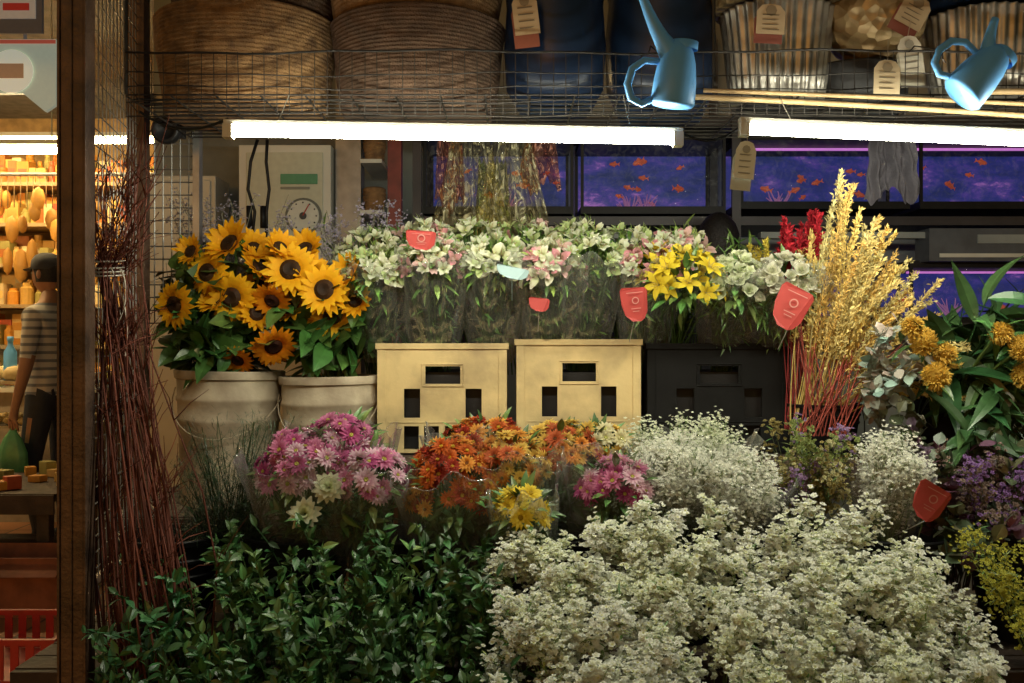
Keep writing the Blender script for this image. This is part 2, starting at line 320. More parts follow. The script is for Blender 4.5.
b=B(); b.box((-1.62,4.62,0),(-1.5,10.5,3.4)); b.obj('side_wall',M['dwall'])
b=B(); b.box((-6.5,9.6,0),(-1.62,9.75,3.4)); b.obj('shop_wall',mk('ochre_shop_wall',(.5,.33,.14),.7))
b=B(); b.box((-7,2.9,3.4),(3.6,10.6,3.5)); b.obj('market_ceiling',mk('ceiling_paint',(.22,.20,.17),.8))
b=B(); b.box((3.6,2.2,0),(3.72,4.62,3.4)); b.obj('partition_wall',M['dwall'])
b=B()
for (x0,x1,y0,y1,z) in ((-.36,1.62,2.55,3.1,.94),(-1.05,-.37,2.55,3.1,.80),(-1.05,1.62,2.1,2.54,.56),(-1.05,1.62,1.6,2.09,.28)):
    n=5; w=(y1-y0)/n
    for i in range(n): b.box((x0,y0+i*w+.004,z-.025),(x1,y0+(i+1)*w-.004,z))
    for x in np.linspace(x0+.03,x1-.03,3):
        for y in (y0+.03,y1-.03): b.box((x-.02,y-.02,0),(x+.02,y+.02,z-.027))
    b.box((x0,y0-.018,z-.09),(x1,y0-.001,z-.002))
b.obj('tiered_flower_stand',M['wood'])
A=np.array([-.885,2.0]); Z2=np.array([-1.005,2.68])
b=B()
def post(x,y,w,z1=2.6): b.box((x-w/2,y-w/2,0),(x+w/2,y+w/2,z1))
b.box((A[0]-.012,A[1]-.022,0),(A[0]+.033,A[1]-.017,2.6)); b.box((A[0]+.0335,A[1]-.024,0),(A[0]+.0385,A[1]+.022,2.6)); b.box((A[0]-.018,A[1]-.026,0),(A[0]-.0125,A[1]+.022,2.6))
b.box((A[0]+.008,A[1]-.0255,0),(A[0]+.012,A[1]-.0225,2.6))
post(Z2[0],Z2[1],.045,2.5)
d=(Z2-A); n=18
for i in range(1,n):
    q=A+d*i/n; b.tube([(q[0],q[1],.1),(q[0],q[1],2.5)],.0019,4,m=1)
for z in np.arange(.1,2.5,.036):
    b.tube([(A[0],A[1],z),(Z2[0],Z2[1],z)],.0019,4,m=1)
for z in (.1,.72,2.5): b.tube([(A[0],A[1],z),(Z2[0],Z2[1],z)],.011,6)
b.obj('mesh_side_frame',[M['rust'],M['galv']],bevel=.001)
b=B()
for x in np.linspace(-1.0,-.86,7): b.tube([(x,2.72,1.3),(x,2.72,1.92)],.0018,4)
for z in np.arange(1.3,1.93,.035): b.tube([(-1.0,2.72,z),(-.86,2.72,z)],.0018,4)
b.box((-.868,2.705,1.3),(-.85,2.735,1.93)); b.box((-1.0,2.705,1.9),(-.87,2.735,1.925)); b.obj('wire_grid_panel',M['galv'])
# ---------------- hanging shelf
SZ=1.80
b=B()
x0,x1,y0,y1=-.86,1.75,2.22,2.68
for y in np.linspace(y0,y1,12): b.tube([(x0,y,SZ),(x1,y,SZ)],.002,4)
for x in np.arange(x0,x1,.1): b.tube([(x,y0,SZ-.003),(x,y1,SZ-.003)],.0025,4)
for x in np.arange(x0,x1+.001,.028):
    b.tube([(x,y0,SZ-.045),(x+rng.normal()*.0015,y0-.004,SZ+.095)],.0012,3)
for z in (-.045,-.015,.015,.045,.095):
    xs=np.linspace(x0,x1,40); b.tube(np.stack([xs,np.full(40,y0-.004),SZ+z+.004*np.sin(xs*7+z*30)+.002*np.sin(xs*23+z*50)],1),.0014 if z<.09 else .0026,4)
for x in (x0,.45,x1): 
    for y in (y0,y1): b.tube([(x,y,SZ),(x,y,3.4)],.004,6)
b.obj('hanging_wire_shelf',M['wire'])
def basket(name,c,rb,rt,h,mat,coils):
    b=B(); prof=[(.001,.0),(rb*.98,0)]
    for i in range(coils*4+1):
        t=i/(coils*4); r=rb+(rt-rb)*(t**.7)*1.0; prof.append((r+.0035*abs(math.sin(t*coils*math.pi))+.0015*math.sin(t*9+c[0]*7),t*h))
    prof+=[(rt-.008,h+.004),(rt-.018,h-.004),(rb-.015,.01),(.001,.01)]
    b.lathe(prof,64,c); return b.obj(name,mat,True)
basket('woven_basket',(-.665,2.50,SZ+.005),.190,.222,.235,M['basket'],24)
basket('woven_basket',(-.645,2.50,SZ+.250),.19,.215,.2,M['basket2'],18)
basket('woven_basket',(-.235,2.50,SZ+.005),.182,.215,.225,M['basket2'],24)
basket('woven_basket',(-.240,2.50,SZ+.236),.2,.225,.24,M['basket'],22)
def pot(name,c,prof,mat,n=48,flute=0,nf=24):
    b=B(); pr=[(.001,0)]+prof+[(r-.008,z) for r,z in prof[::-1]]; pr[-1]=(prof[0][0]-.008,.01); pr.append((.001,.01)); b.lathe(pr,n,c,flute=flute,nf=nf); return b.obj(name,mat,True)
pot('plant_pot',(.105,2.44,SZ+.005),[(.085,0),(.118,.06),(.125,.16),(.118,.26),(.122,.30),(.126,.31)],M['navy'])
pot('plant_pot',(.375,2.52,SZ+.005),[(.1,0),(.135,.08),(.14,.2),(.13,.30),(.138,.34)],M['navy'])
pot('plant_pot',(.86,2.50,SZ+.005),[(.10,0),(.125,.05),(.13,.115),(.133,.12)],M['blackp'])
pot('fluted_metal_planter',(.655,2.46,SZ+.03),[(.108,0),(.118,.06),(.128,.16),(.136,.22),(.14,.225)],M['silver'],192,.03,32)
pot('plant_pot',(.655,2.46,SZ+.005),[(.09,0),(.10,.02)],M['blackp'])
basket('woven_basket',(.655,2.46,SZ+.262),.155,.165,.1,M['hammer'],5)
pot('fluted_metal_planter',(1.155,2.46,SZ+.04),[(.105,0),(.118,.06),(.124,.14),(.128,.2),(.132,.205)],M['silver'],192,.03,32)
pot('plant_pot',(1.155,2.46,SZ+.25),[(.1,0),(.15,.02),(.16,.08)],M['navy'])
b=B(); prof=[(.05,0),(.09,.025),(.115,.06),(.125,.1),(.128,.125),(.122,.127),(.1,.06),(.04,.015)]
b.lathe(prof,72,(.885,2.44,SZ+.135)); 
hm=M['hammer']; T=hm.node_tree; vo=T.nodes.new('ShaderNodeTexVoronoi'); vo.inputs['Scale'].default_value=38; tcn=[x for x in T.nodes if x.type=='TEX_COORD'][0]; T.links.new(tcn.outputs['Object'],vo.inputs['Vector'])
bp=T.nodes.new('ShaderNodeBump'); bp.inputs['Strength'].default_value=.9; bp.inputs['Distance'].default_value=.012; T.links.new(vo.outputs['Distance'],bp.inputs['Height']); T.links.new(bp.outputs[0],T.nodes['Principled BSDF'].inputs['Normal'])
b.obj('hammered_bowl',hm,True)
pot('plant_pot',(.93,2.47,SZ+.27),[(.1,0),(.15,.04),(.16,.12)],M['blackp'])
def tag(name,c,w,h,col,back=None,rz=0,ry=0):
    b=B(); X=rot(0,ry,rz); R=np.array(X)
    pts=[(-.5,-.5),(.5,-.5),(.5,.25),(.32,.45),(.1,.5),(-.1,.5),(-.32,.45),(-.5,.25)]
    k=len(pts)
    if back is not None:
        V=np.array([(x*w*1.0-.004,.004,z*h*1.1-.25*h) for x,z in pts]); b.raw(V@R.T+np.array(c),[tuple(range(k))],back)
    V=np.array([(x*w,0,z*h) for x,z in pts]); b.raw(V@R.T+np.array(c),[tuple(range(k))],col)
    for i in range(4):
        z=(.12-.16*i)*h; V=np.array([(-.3*w,-.002,z),(U(.1,.35)*w,-.002,z),(.3*w,-.002,z+.03*h),(-.3*w,-.002,z+.03*h)]); b.raw(V@R.T+np.array(c),[(0,1,2,3)],np.array(col)*.35)
    a=np.linspace(0,6.283,9); V=np.array([(.2*w*math.cos(t),-.002,.28*h+.2*w*math.sin(t)) for t in a[:-1]]); b.raw(V@R.T+np.array(c),[tuple(range(8))],np.array(col)*.5)
    b.tube([np.array(c)+R@np.array((0,0,.5*h)),np.array(c)+np.array((.01,.02,.5*h+.05))],.0008,3,(.5,.45,.35))
    return b.obj(name,M['paint'])
tag('price_tag',(.031,2.29,2.005),.058,.098,(.52,.38,.22),(.24,.07,.04),0,-.12)
tag('price_tag',(.598,2.30,1.995),.066,.07,(.52,.40,.25),(.25,.08,.06),0,.05)
tag('price_tag',(.825,2.19,1.832),.058,.075,(.50,.40,.25),None,0,.03)
tag('price_tag',(.905,2.26,1.90),.054,.088,(.56,.52,.42),(.4,.38,.3),0,-.15)
tag('price_tag',(.925,2.29,2.01),.066,.075,(.48,.38,.24),(.25,.08,.06),0,.5)
tag('price_tag',(.478,2.04,1.622),.042,.078,(.80,.90,.86),(.6,.7,.68),0,.1)
def wcan(name,loc,r,s=1.1,L=1.):
    b=B(); 
    prof=[(.001,0),(.040,0),(.044,.005),(.042,.05),(.037,.085),(.030,.108),(.020,.122),(.001,.128)]
    b.lathe(prof,28,(0,0,0)); b.lathe([(.026,.112),(.026,.128),(.022,.128),(.020,.118)],20,(.012,0,0))
    P=path((.0,0,.085),(-.088*L,0,.085+.125*L),(-.004,0,-.006),9); b.tube(P,np.array([.030,.026,.021,.017,.0145,.0125,.011,.0095,.0085])*(1 if L>.8 else .9),12)
    P=np.array([(-.034,0,.082),(-.066,0,.080),(-.088,0,.060),(-.094,0,.030),(-.084,0,.004),(-.062,0,-.004),(-.038,0,.010)])
    b.tube(P,[.007,.0075,.008,.008,.008,.0075,.007],8)
    o=b.obj(name,M['bluep'],True); o.location=loc; o.rotation_euler=r; o.scale=(s,s*.8,s); return o
wcan('watering_can',(.330,2.05,1.735),(.05,.10,.15),1.05)
wcan('watering_can',(.925,2.05,1.757),(.05,.75,.2),1.05,.6)
b=B(); b.tube(path((.40,2.19,1.788),(1.32,2.20,1.735),(0,0,.004),8),.0062,7); b.tube(path((.42,2.180,1.80),(1.35,2.215,1.768),(0,0,.002),8),.005,7); b.tube([(1.0,2.19,1.80),(1.35,2.2,1.803)],.007,7)
b.obj('bamboo_stakes',M['bamboo'],True)
b=B()
for x,z in ((.305,1.822),(.885,1.83)): b.tube([(x,2.216,1.895),(x,2.19,1.90),(x,2.05,z+.02),(x,2.045,z),(x+.008,2.05,z-.006)],.0016,5)
b.obj('wire_hook',M['wire'])
def lamp(name,a,c):
    a=np.array(a);c=np.array(c); e=empty(name); b=B()
    dz=c[2]-a[2]; ln=np.linalg.norm(c-a); R=Matrix.Rotation(-math.atan2(dz,c[0]-a[0]),3,'Y')
    mid=(a+c)/2
    b.box(mid+[-ln/2-.02,-.006,.014],mid+[ln/2+.02,.018,.024],rot=R,org=mid)
    for s in (-1,1):
        q=mid+np.array([s*(ln/2+.010),0,0]); b.box(q-[.010,.014,.016],q+[.010,.014,.0135],rot=R,org=mid)
    for s in (-.8,.8): b.tube([mid+[s*ln/2,0,.024],mid+[s*ln/2,.11,.11]],.0015,4)
    b.obj('batten',M['white'],False,e,bevel=.002)
    b=B(); b.tube([a,(a+c)/2,c],.0115,10); b.obj('tube',M['tube'],True,e)
lamp('fluorescent_lamp',(-.588,2.10,1.694),(.340,2.10,1.677))
lamp('fluorescent_lamp',(.495,2.08,1.694),(1.45,2.08,1.654))
b=B(); b.tube(path((-.60,2.10,1.72),(-.86,2.3,1.78),(0,0,-.03),8),.003,5); b.tube(path((.35,2.11,1.70),(.49,2.1,1.71),(0,0,-.03),8),.003,5); b.obj('electric_cable',M['blackp'])
b=B(); b.lathe([(.001,-.02),(.03,-.02),(.036,0),(.036,.02),(.028,.024),(.022,.012),(.001,.008)],24,(-.90,2.6,1.80),X=rot(math.pi/2)); b.box((-.93,2.605,1.79),(-.87,2.66,1.83)); b.obj('clip_fan',M['blackp'],True)
def pail(name,c,rb,rt,h,mat,tilt=(0,0)):
    b=B(); pr=[(.001,0),(rb,0)]
    for z,dr in ((.02,.0),(.3,0),(.60,0),(.62,.0035),(.645,.0035),(.66,0),(.76,0),(.775,.0035),(.80,.0035),(.815,0),(.93,0),(.94,.006),(.99,.007),(1,.005)):
        pr.append((rb+(rt-rb)*z+dr,z*h))
    pr+=[(rt-.004,h),(rt-.006,h-.01),(rb-.004,.01),(.001,.01)]
    b.lathe(pr,64); 
    b.tube([(math.cos(t)*(rt+.008),math.sin(t)*(rt+.008),h*.86-.13*math.sin(-t)) for t in np.linspace(-math.pi,0,16)],.0016,6)
    o=b.obj(name,mat,True); o.location=c; o.rotation_euler=(tilt[0],tilt[1],0)
    e=o.modifiers.new('e','EDGE_SPLIT'); e.split_angle=math.radians(40); return o
pail('plastic_pail',(-.800,2.80,.80),.125,.145,.37,M['pail'],(0,.02))
pail('plastic_pail',(-.505,2.78,.80),.118,.134,.355,M['pail'],(0,-.01))
for x in (-.8,-.5,-.22,.08,.38,.62,.9,1.2): pail('flower_bucket',(x,2.34,.56),.09,.12,.24,M['blackp'])
for x in (-.65,-.35,-.05,.25,.55,.85,1.15,1.42): pail('flower_bucket',(x,1.88,.28),.09,.12,.26,M['blackp'])
pail('flower_bucket',(1.22,2.75,.94),.1,.13,.2,M['blackp']); pail('flower_bucket',(.86,2.75,.94),.08,.1,.14,M['blackp'])
def crate(name,x0,x1,z0,z1,yf,dep,mat):
    w=x1-x0;h=z1-z0; b=B()
    def panel(o,ux,W,holes,th=.008,inn=(0,1,0)):
        xs=sorted(set([0,1]+[v for q in holes for v in q[:2]])); zs=sorted(set([0,1]+[v for q in holes for v in q[2:]]))
        o=np.array(o);ux=np.array(ux);inn=np.array(inn)
        solid=lambda i,j: 0<=i<len(xs)-1 and 0<=j<len(zs)-1 and not any(q[0]<=(xs[i]+xs[i+1])/2<=q[1] and q[2]<=(zs[j]+zs[j+1])/2<=q[3] for q in holes)
        P=lambda x,z,k: o+ux*x*W+np.array([0,0,z*h])+inn*th*k
        for i in range(len(xs)-1):
            for j in range(len(zs)-1):
                if not solid(i,j): continue
                a,c,e,f=xs[i],xs[i+1],zs[j],zs[j+1]
                b.raw([P(a,e,0),P(c,e,0),P(c,f,0),P(a,f,0)],[(0,1,2,3)]); b.raw([P(a,e,1),P(a,f,1),P(c,f,1),P(c,e,1)],[(0,1,2,3)])
                for (ni,nj,p,q) in ((i-1,j,(a,f),(a,e)),(i+1,j,(c,e),(c,f)),(i,j-1,(a,e),(c,e)),(i,j+1,(c,f),(a,f))):
                    if not solid(ni,nj): b.raw([P(*p,0),P(*q,0),P(*q,1),P(*p,1)][::-1],[(0,1,2,3)])
    holes=[(.37,.64,.63,.79)]+[(u,u+.125,.32,.585) for u in (.205,.68)]+[(u,u+.115,.03,.245) for u in (.205,.36,.52,.68)]
    panel((x0,yf,z0),(1,0,0),w,holes); panel((x1,yf+dep,z0),(-1,0,0),w,holes,inn=(0,-1,0))
    panel((x0,yf+dep-.009,z0),(0,-1,0),dep-.018,holes,inn=(1,0,0)); panel((x1,yf+.009,z0),(0,1,0),dep-.018,holes,inn=(-1,0,0))
    b.box((x0-.005,yf-.005,z1-.016),(x1+.005,yf-.0005,z1)); b.box((x0-.005,yf+dep+.0005,z1-.016),(x1+.005,yf+dep+.005,z1))
    b.box((x0-.005,yf,z1-.016),(x0-.0005,yf+dep,z1)); b.box((x1+.0005,yf,z1-.016),(x1+.005,yf+dep,z1))
    for x in (x0,x1-.022): b.box((x,yf-.003,z0),(x+.022,yf-.0005,z1-.018))
    a0,a1,c0,c1=x0+.345*w,x0+.665*w,z0+.605*h,z0+.815*h
    b.box((a0,yf-.003,c1-.003),(a1,yf-.0005,c1)); b.box((a0,yf-.003,c0),(a1,yf-.0005,c0+.003))
    b.box((a0,yf-.003,c0+.0035),(a0+.003,yf-.0005,c1-.0035)); b.box((a1-.003,yf-.003,c0+.0035),(a1,yf-.0005,c1-.0035))
    b.box((x0+.03,yf-.002,z0+.275*h),(x1-.03,yf-.0005,z0+.285*h))
    b.box((x0+.01,yf+.01,z0+.002),(x1-.01,yf+dep-.01,z0+.008))
    o=b.obj(name,mat,False,None,.0002,.0022)
    b=B(); b.box((x0+.03,yf+.03,z0+.01),(x1-.03,yf+dep-.03,z0+.22)); q=b.obj('water_tub',M['blackp'],False,o); return o
crate('plastic_crate',-.368,-.014,.945,1.245,2.72,.36,M['crate'])
crate('plastic_crate',.012,.352,.945,1.256,2.72,.36,M['crate'])
crate('plastic_crate',.372,.765,.945,1.245,2.74,.34,M['crateB'])
# ============================================================ PLANTS
SF=[(-.894,1.347,0,.98),(-.758,1.512,1,1.1),(-.817,1.435,0,1.0),(-.752,1.368,0,1.1),(-.68,1.452,1,.95),(-.588,1.44,0,1.12),(-.495,1.387,0,1.08),(-.435,1.425,1,1.0),(-.489,1.318,0,.98),(-.638,1.238,2,.95),(-.564,1.50,1,.95),(-.69,1.325,1,.9),(-.737,1.20,2,.7),(-.60,1.345,1,.95),(-.42,1.36,1,.85),(-.86,1.49,1,.75),(-.70,1.40,1,.95),(-.53,1.33,1,.85),(-.64,1.36,2,.85),(-.70,1.50,1,.9),(-.62,1.50,1,.8),(-.80,1.36,1,.8),(-.54,1.43,1,.9)]
for cx,base in ((-.80,0),(-.505,1)):
    b=B()
    for k,(x,z,kind,s) in enumerate(SF):
        if (x<-.645)!=(base==0): continue
        y=2.66+U(-.04,.05)+(.03 if kind==1 else 0); D=np.array([U(-.4,.4)+(x-cx)*1.2,-1,U(-.2,.35)])
        if kind==1: D=np.array([U(-.7,.7),-.85,U(.1,.7)])
        if kind==2: D=np.array([U(-.3,.3),-.55,-.45])
        p=np.array([x,y,z]); b.stamp(SUN if kind==0 else (SUN2 if kind==1 else SUN),faceX(p,D,s),np.array([1,1 if kind!=2 else .7,1])*U(.9,1.05),0)  # drooping heads tinted more orange: backlight put into the petal colour
        Dn=D/np.linalg.norm(D); P=np.array([p-Dn*.003,p-Dn*.03+[0,0,-.02],(p+[cx,2.8,1.2])/2+[0,.03,0],[cx+U(-.07,.07),2.8+U(-.05,.05),1.1]]); b.tube(P,.0045,6,(.10,.17,.04),1)
        b.stamp(LEAFB,leafX(p-Dn*.04+rng.normal(size=(3,3))*.02+[0,.02,-.03],nrm(rng.normal(size=(3,3))+[0,-.3,.0]),(0,-.5,1),U(.07,.11,3)),green(3,(.05,.12,.025)),1)
    for i in range(30):
        a=U(0,6.28); tip=np.array([cx+math.cos(a)*U(.05,.18),2.76+math.sin(a)*.12,U(1.22,1.5)])
        leafy_stem(b,(cx+U(-.06,.06),2.8,1.1),tip,(0,0,.02),9,.095,(.045,.11,.022),LEAFB,.3)
    b.obj('sunflower_bunch',PM)
for (xc,zc,w,h,col) in ((-.82,1.53,.20,.16,(.50,.45,.56)),(-.43,1.53,.18,.12,(.50,.45,.62))):
    b=B()
    for i in range(38): spray(b,(xc+U(-.06,.06),2.95,1.2),(xc+U(-w,w),2.86+U(-.06,.06),zc+U(-.02,h)),(0,0,.01),45,.05,[GY],col,1.15,(.20,.19,.13),0,.5)
    b.obj('statice_bunch',PM)
BOU=[(-.365,2.67,1.43,ALW,.075),(-.21,2.65,1.45,ALP+ALW[:2],.08),(-.05,2.66,1.455,ALW,.08),(.10,2.65,1.44,ALP+ALW[:2],.08),(.21,2.67,1.455,ALW,.075),(.37,2.67,1.44,ALP+ALW[:1],.075),
 (-.40,2.82,1.48,ALW,.09),(-.25,2.84,1.505,ALW[:2]+ALP,.09),(-.10,2.82,1.505,ALW,.09),(.05,2.84,1.51,ALP+ALW,.09),(.19,2.82,1.50,ALW,.09),(.33,2.84,1.49,ALW,.09),(.47,2.84,1.49,ALP+ALW,.085)]
for (x,y,z,tp,r) in BOU:
    b=B(); front=y<2.7
    base=np.array([x*1.0+U(-.01,.01),y+.2 if front else y+.08,1.14])
    c=np.array([x,y,z])
    P,D=dome(b,c,(r,r*.8,r*.8),46,tp,.95,(1,1,1),base,leaves=40,lcol=(.12,.26,.05),lsize=.04,mind=.5)
    for i in range(26):
        tip=c+np.array([U(-1,1)*r*.85,U(-.4,.6)*r,U(-.7,.7)*r]); leafy_stem(b,base+[U(-.03,.03),0,.05],tip,(0,.01,0),13,.05,(.10,.23,.05),LEAFN,.25,1,.002,.7)
    q=nrm(rng.normal(size=(40,3))+[0,-.3,.6]); b.stamp(LEAF,leafX(c+q*np.array([r,r*.8,r])*.98,q,(1,0,.2),.024*U(.7,1.2,40)),np.array([.42,.55,.18])*U(.6,1.2,(40,1)),0)
    if front: wrap(b,c+np.array([0,-.012,.012]),base+[0,-.035,.05],r*1.32,.05,edge=.014)
    b.obj('alstroemeria_bouquet',PM)
b=B(); dome(b,(.455,2.60,1.395),(.085,.06,.075),14,LILY,.8,(1,1,1),np.array([.46,2.85,1.18]),leaves=90,lcol=(.08,.17,.04),mind=.6)
dome(b,(.43,2.63,1.43),(.09,.05,.06),20,ALY,1,(1,1,1),None,leaves=0); b.obj('yellow_lily_bouquet',PM)
for (x,z,r,c) in ((.595,1.40,.080,(.95,1,.86)),(.725,1.395,.088,(1,.98,.95))):
    b=B(); base=np.array([x,2.85,1.15]); dome(b,(x,2.62,z),(r,r*.8,r*.85),64,ROSE,.92,c,base,leaves=50,lcol=(.09,.18,.05),mind=.5)
    for i in range(20):
        tip=np.array([x+U(-1,1)*r*.9,2.62+U(-.4,.5)*r,z+U(-.8,.2)*r]); leafy_stem(b,base+[U(-.03,.03),0,.05],tip,(0,.01,0),12,.05,(.10,.22,.05),LEAFN,.25,1,.002,.7)
    wrap(b,(x,2.61,z+.03),base+[0,-.03,.05],r*1.4,.05); b.obj('white_rose_bouquet',PM)
for c,w,h,X,lg in (((-.235,2.56,1.51),.078,.05,rot(.3,.05,.1),1),((.317,2.565,1.345),.072,.09,rot(.15,-.1,.1),1),((.700,2.50,1.335),.088,.11,rot(.1,.45,-.1),1),((.0,2.54,1.425),.085,.03,rot(.3,.2,0),0),((.07,2.565,1.345),.055,.035,rot(.1,.1,.1),0)):
    b=B(); redcard(b,c,w,h,0,X,lg); 
    b.tube([np.array(c)+[0,.01,-h*.4],np.array(c)+[0,.12,-h*.5-.05]],.0012,4,(.5,.5,.45)); o=b.obj('price_card',M['paint'])
    if c[2]==1.425:
        ca=o.data.color_attributes['Col']; n=len(ca.data); ca.data.foreach_set('color',np.tile([.35,.5,.52,1],n).astype(np.float32))
b=B()
for i in range(80):
    x=U(-.5,.72); leafy_stem(b,(x,3.0,1.15),(x+U(-.06,.06),2.92+U(-.05,.1),U(1.46,1.60)),(0,0,0),14,.05,(.09,.19,.04),LEAFN,.5)
b.obj('filler_greenery',PM)
b=B(); spk=leaf_t(.42,.1,.5,2)
def plume(p0,p1,bow,col,n=130,t0=.35,size=.016,sp=.35,rad=.002,scol=None,jit=.0045):
    P=path(p0,p1,bow,9); b.tube(P,np.linspace(rad,rad*.4,9),4,col if scol is None else scol,0,False)
    t=U(t0,1.0,n); idx=t*8; i=np.minimum(idx.astype(int),7); f=(idx-i)[:,None]; Q=P[i]*(1-f)+P[i+1]*f; T=nrm(P[i+1]-P[i])
    D=nrm(T+rng.normal(size=(n,3))*sp); Q=Q+rng.normal(size=(n,3))*jit*(1.25-t[:,None])
    b.stamp(spk,leafX(Q,D,rdir(1)[0],size*U(.7,1.3,n)),np.array(col)*U(.65,1.15,(n,1)),0)
for i in range(50):
    u=i/49; tipx=.84+.30*u**1.2+U(-.04,.04); tipz=1.65-.45*u**1.3+U(-.10,.03)
    tip=np.array([tipx,2.53+U(-.08,.12),tipz]); base=np.array([.80+U(-.03,.08),2.72+U(-.03,.03),1.0])
    plume(base,tip,(-.03*u+U(-.02,.02),0,.04*u+U(-.015,.02)),[(.84,.65,.22),(.74,.60,.24),(.66,.58,.26),(.80,.56,.18)][i%4],n=300,t0=.40,size=.013,sp=.55,jit=.009)
for i in range(14):
    tip=np.array([.78+U(-.02,.1),2.55+U(-.05,.1),1.5+U(-.15,.08)]); plume((.80+U(-.04,.04),2.72,1.0),tip,(U(-.02,.02),0,0),(.74,.58,.20),180,.5,.013,.5,jit=.008)
b.obj('dried_wheat_bunch',[M['dry']])
b=B()
for i in range(24): plume((.80+U(-.05,.06),2.74,1.0),(.765+U(-.06,.05),2.66+U(-.05,.05),1.50+U(-.04,.10)),(0,0,0),(.40,.022,.035),200,.74,.016,.5,.002,(.30,.05,.05),.006)
for i in range(34): b.tube(path((.79+U(-.04,.1),2.62+U(0,.04),1.0),(.80+U(-.06,.24),2.62,1.30+U(-.1,.08)),(0,0,0),4),.0018,4,np.array((.34,.08,.06))*U(.6,1.2),0)
b.obj('red_amaranth_bunch',[M['dry']])
b=B()
for i in range(10): plume((.78,2.9,1.1),(.70+U(-.03,.03),2.86,1.50+U(-.03,.05)),(0,0,0),(.6,.5,.08),60,.8,.016,.6,.0015)
b.obj('yellow_goldenrod_bunch',[M['dry']])
b=B()
for i in range(24): leafy_stem(b,(1.0,2.68,1.0),(.93+U(-.03,.10),2.48+U(-.05,.06),1.19+U(-.07,.12)),(-.03,0,.02),13,.034,(.30,.36,.31),LEAFR,.3,1,.0015,v=.2)
b.obj('eucalyptus_bunch',PM)
b=B(); ch=leaf_t(.5,.2,.6,2)
for (x,z,r) in ((1.00,1.25,.030),(1.03,1.165,.031),(.975,1.285,.022),(1.235,1.235,.031),(1.255,1.165,.030),(1.185,1.27,.023),(1.29,1.21,.026),(1.06,1.22,.022)):
    y=2.42+U(-.02,.02); k=420; d=nrm(rng.normal(size=(k,3))); b.ell((x,y,z),(r*.93,r*.93,r*.88),(.45,.26,.03),0,12)
    b.stamp(ch,leafX(np.array([x,y,z])+d*r*.82,nrm(d+rng.normal(size=(k,3))*.25),rdir(1)[0],.012*U(.6,1.2,k)),np.array([.72,.48,.09])*U(.5,1.15,(k,1)),0)
    b.stamp(LEAF,leafX(np.array([x,y+.01,z])+rng.normal(size=(6,3))*.01,nrm(rng.normal(size=(6,3))+[0,.3,0]),(0,-.5,1),.06*U(.7,1.2,6)),green(6,(.05,.12,.03)),1)
    b.tube(path((x,y+.01,z),(1.15,2.7,1.0),(0,0,.02),5),.004,5,(.1,.16,.04),1)
b.obj('pincushion_protea',PM)
b=B(); LL=leaf_t(.24,.55,.25,8)
for i in range(32):
    x=1.15+U(-.08,.22); leafy_stem(b,(1.2+U(-.05,.05),2.72,1.05),(x,2.58+U(-.12,.12),1.15+U(-.0,.22)),(0,0,.02),7,.16,(.032,.09,.028),LL,.3,1,.003,.8,v=.3)
for i in range(10): leafy_stem(b,(1.2,2.6,1.1),(1.12+U(-.05,.2),2.40+U(-.03,.05),1.03+U(-.1,.08)),(0,0,.03),6,.15,(.032,.09,.028),LL,.4,1,.003,.8,v=.3)
b.obj('lily_leaf_plant',PM)
b=B()
for i in range(90):
    tip=np.array([U(.95,1.4),U(2.15,2.5),0]); tip[2]=.78+(tip[1]-2.15)*.75+U(-.05,.1)
    leafy_stem(b,(tip[0]*.6+.45,2.4,.65),tip,(0,0,.03),16,.042,(.06,.08,.04) if i%3 else (.10,.05,.08),LEAFR,.4,1,.0015)
for i in range(34):
    tip=np.array([U(1.0,1.4),U(2.12,2.35),U(.84,1.0)]); spray(b,(1.15,2.4,.7),tip,(0,0,.03),50,.05,FLO,(.30,.16,.44) if i%2 else (.28,.20,.18),.8,(.07,.08,.04))
b.obj('purple_limonium_bunch',PM)
def mumb(name,specs,base):
    b=B()
    for (c,r,n,tp,s) in specs: dome(b,c,r,n,tp,s,(1,1,1),np.array(base),leaves=70,lcol=(.07,.14,.035),lsize=.045,mind=.6)
    lo=np.mean([s[0] for s in specs],0); rr=max(s[1][0] for s in specs)
    for i in range(16): leafy_stem(b,np.array(base),lo+np.array([U(-1,1)*rr*.8,U(-.8,.2)*rr,U(-1,-.3)*rr]),(0,-.01,0),9,.05,(.05,.11,.03),LEAF,.3)
    wrap(b,lo+np.array([0,-.02,.03]),np.array(base)+[0,-.02,-.05],rr*1.5,.05,edge=.02)
    b.obj(name,PM)
mumb('pink_chrysanthemum_bouquet',[((-.47,2.28,.955),(.105,.10,.085),54,MUMP,.95)],(-.47,2.36,.74))
mumb('pink_chrysanthemum_bouquet',[((-.33,2.26,.935),(.085,.09,.08),42,MUMP+MUMP[2:],.95)],(-.34,2.36,.74))
mumb('pink_chrysanthemum_bouquet',[((-.40,2.33,1.01),(.09,.08,.06),28,MUMP[:2],.95)],(-.40,2.42,.74))
mumb('orange_chrysanthemum_bouquet',[((-.13,2.27,.915),(.10,.09,.11),70,MUMO,.85)],(-.14,2.36,.74))
mumb('orange_chrysanthemum_bouquet',[((.0,2.30,.955),(.085,.09,.08),46,MUMG+MUMO[2:],.85)],(.0,2.38,.74))
mumb('orange_chrysanthemum_bouquet',[((.11,2.34,.98),(.095,.08,.075),46,MUMG,.85)],(.09,2.42,.74))
mumb('orange_chrysanthemum_bouquet',[((-.06,2.38,1.0),(.10,.08,.06),40,MUMO,.85)],(-.05,2.44,.74))
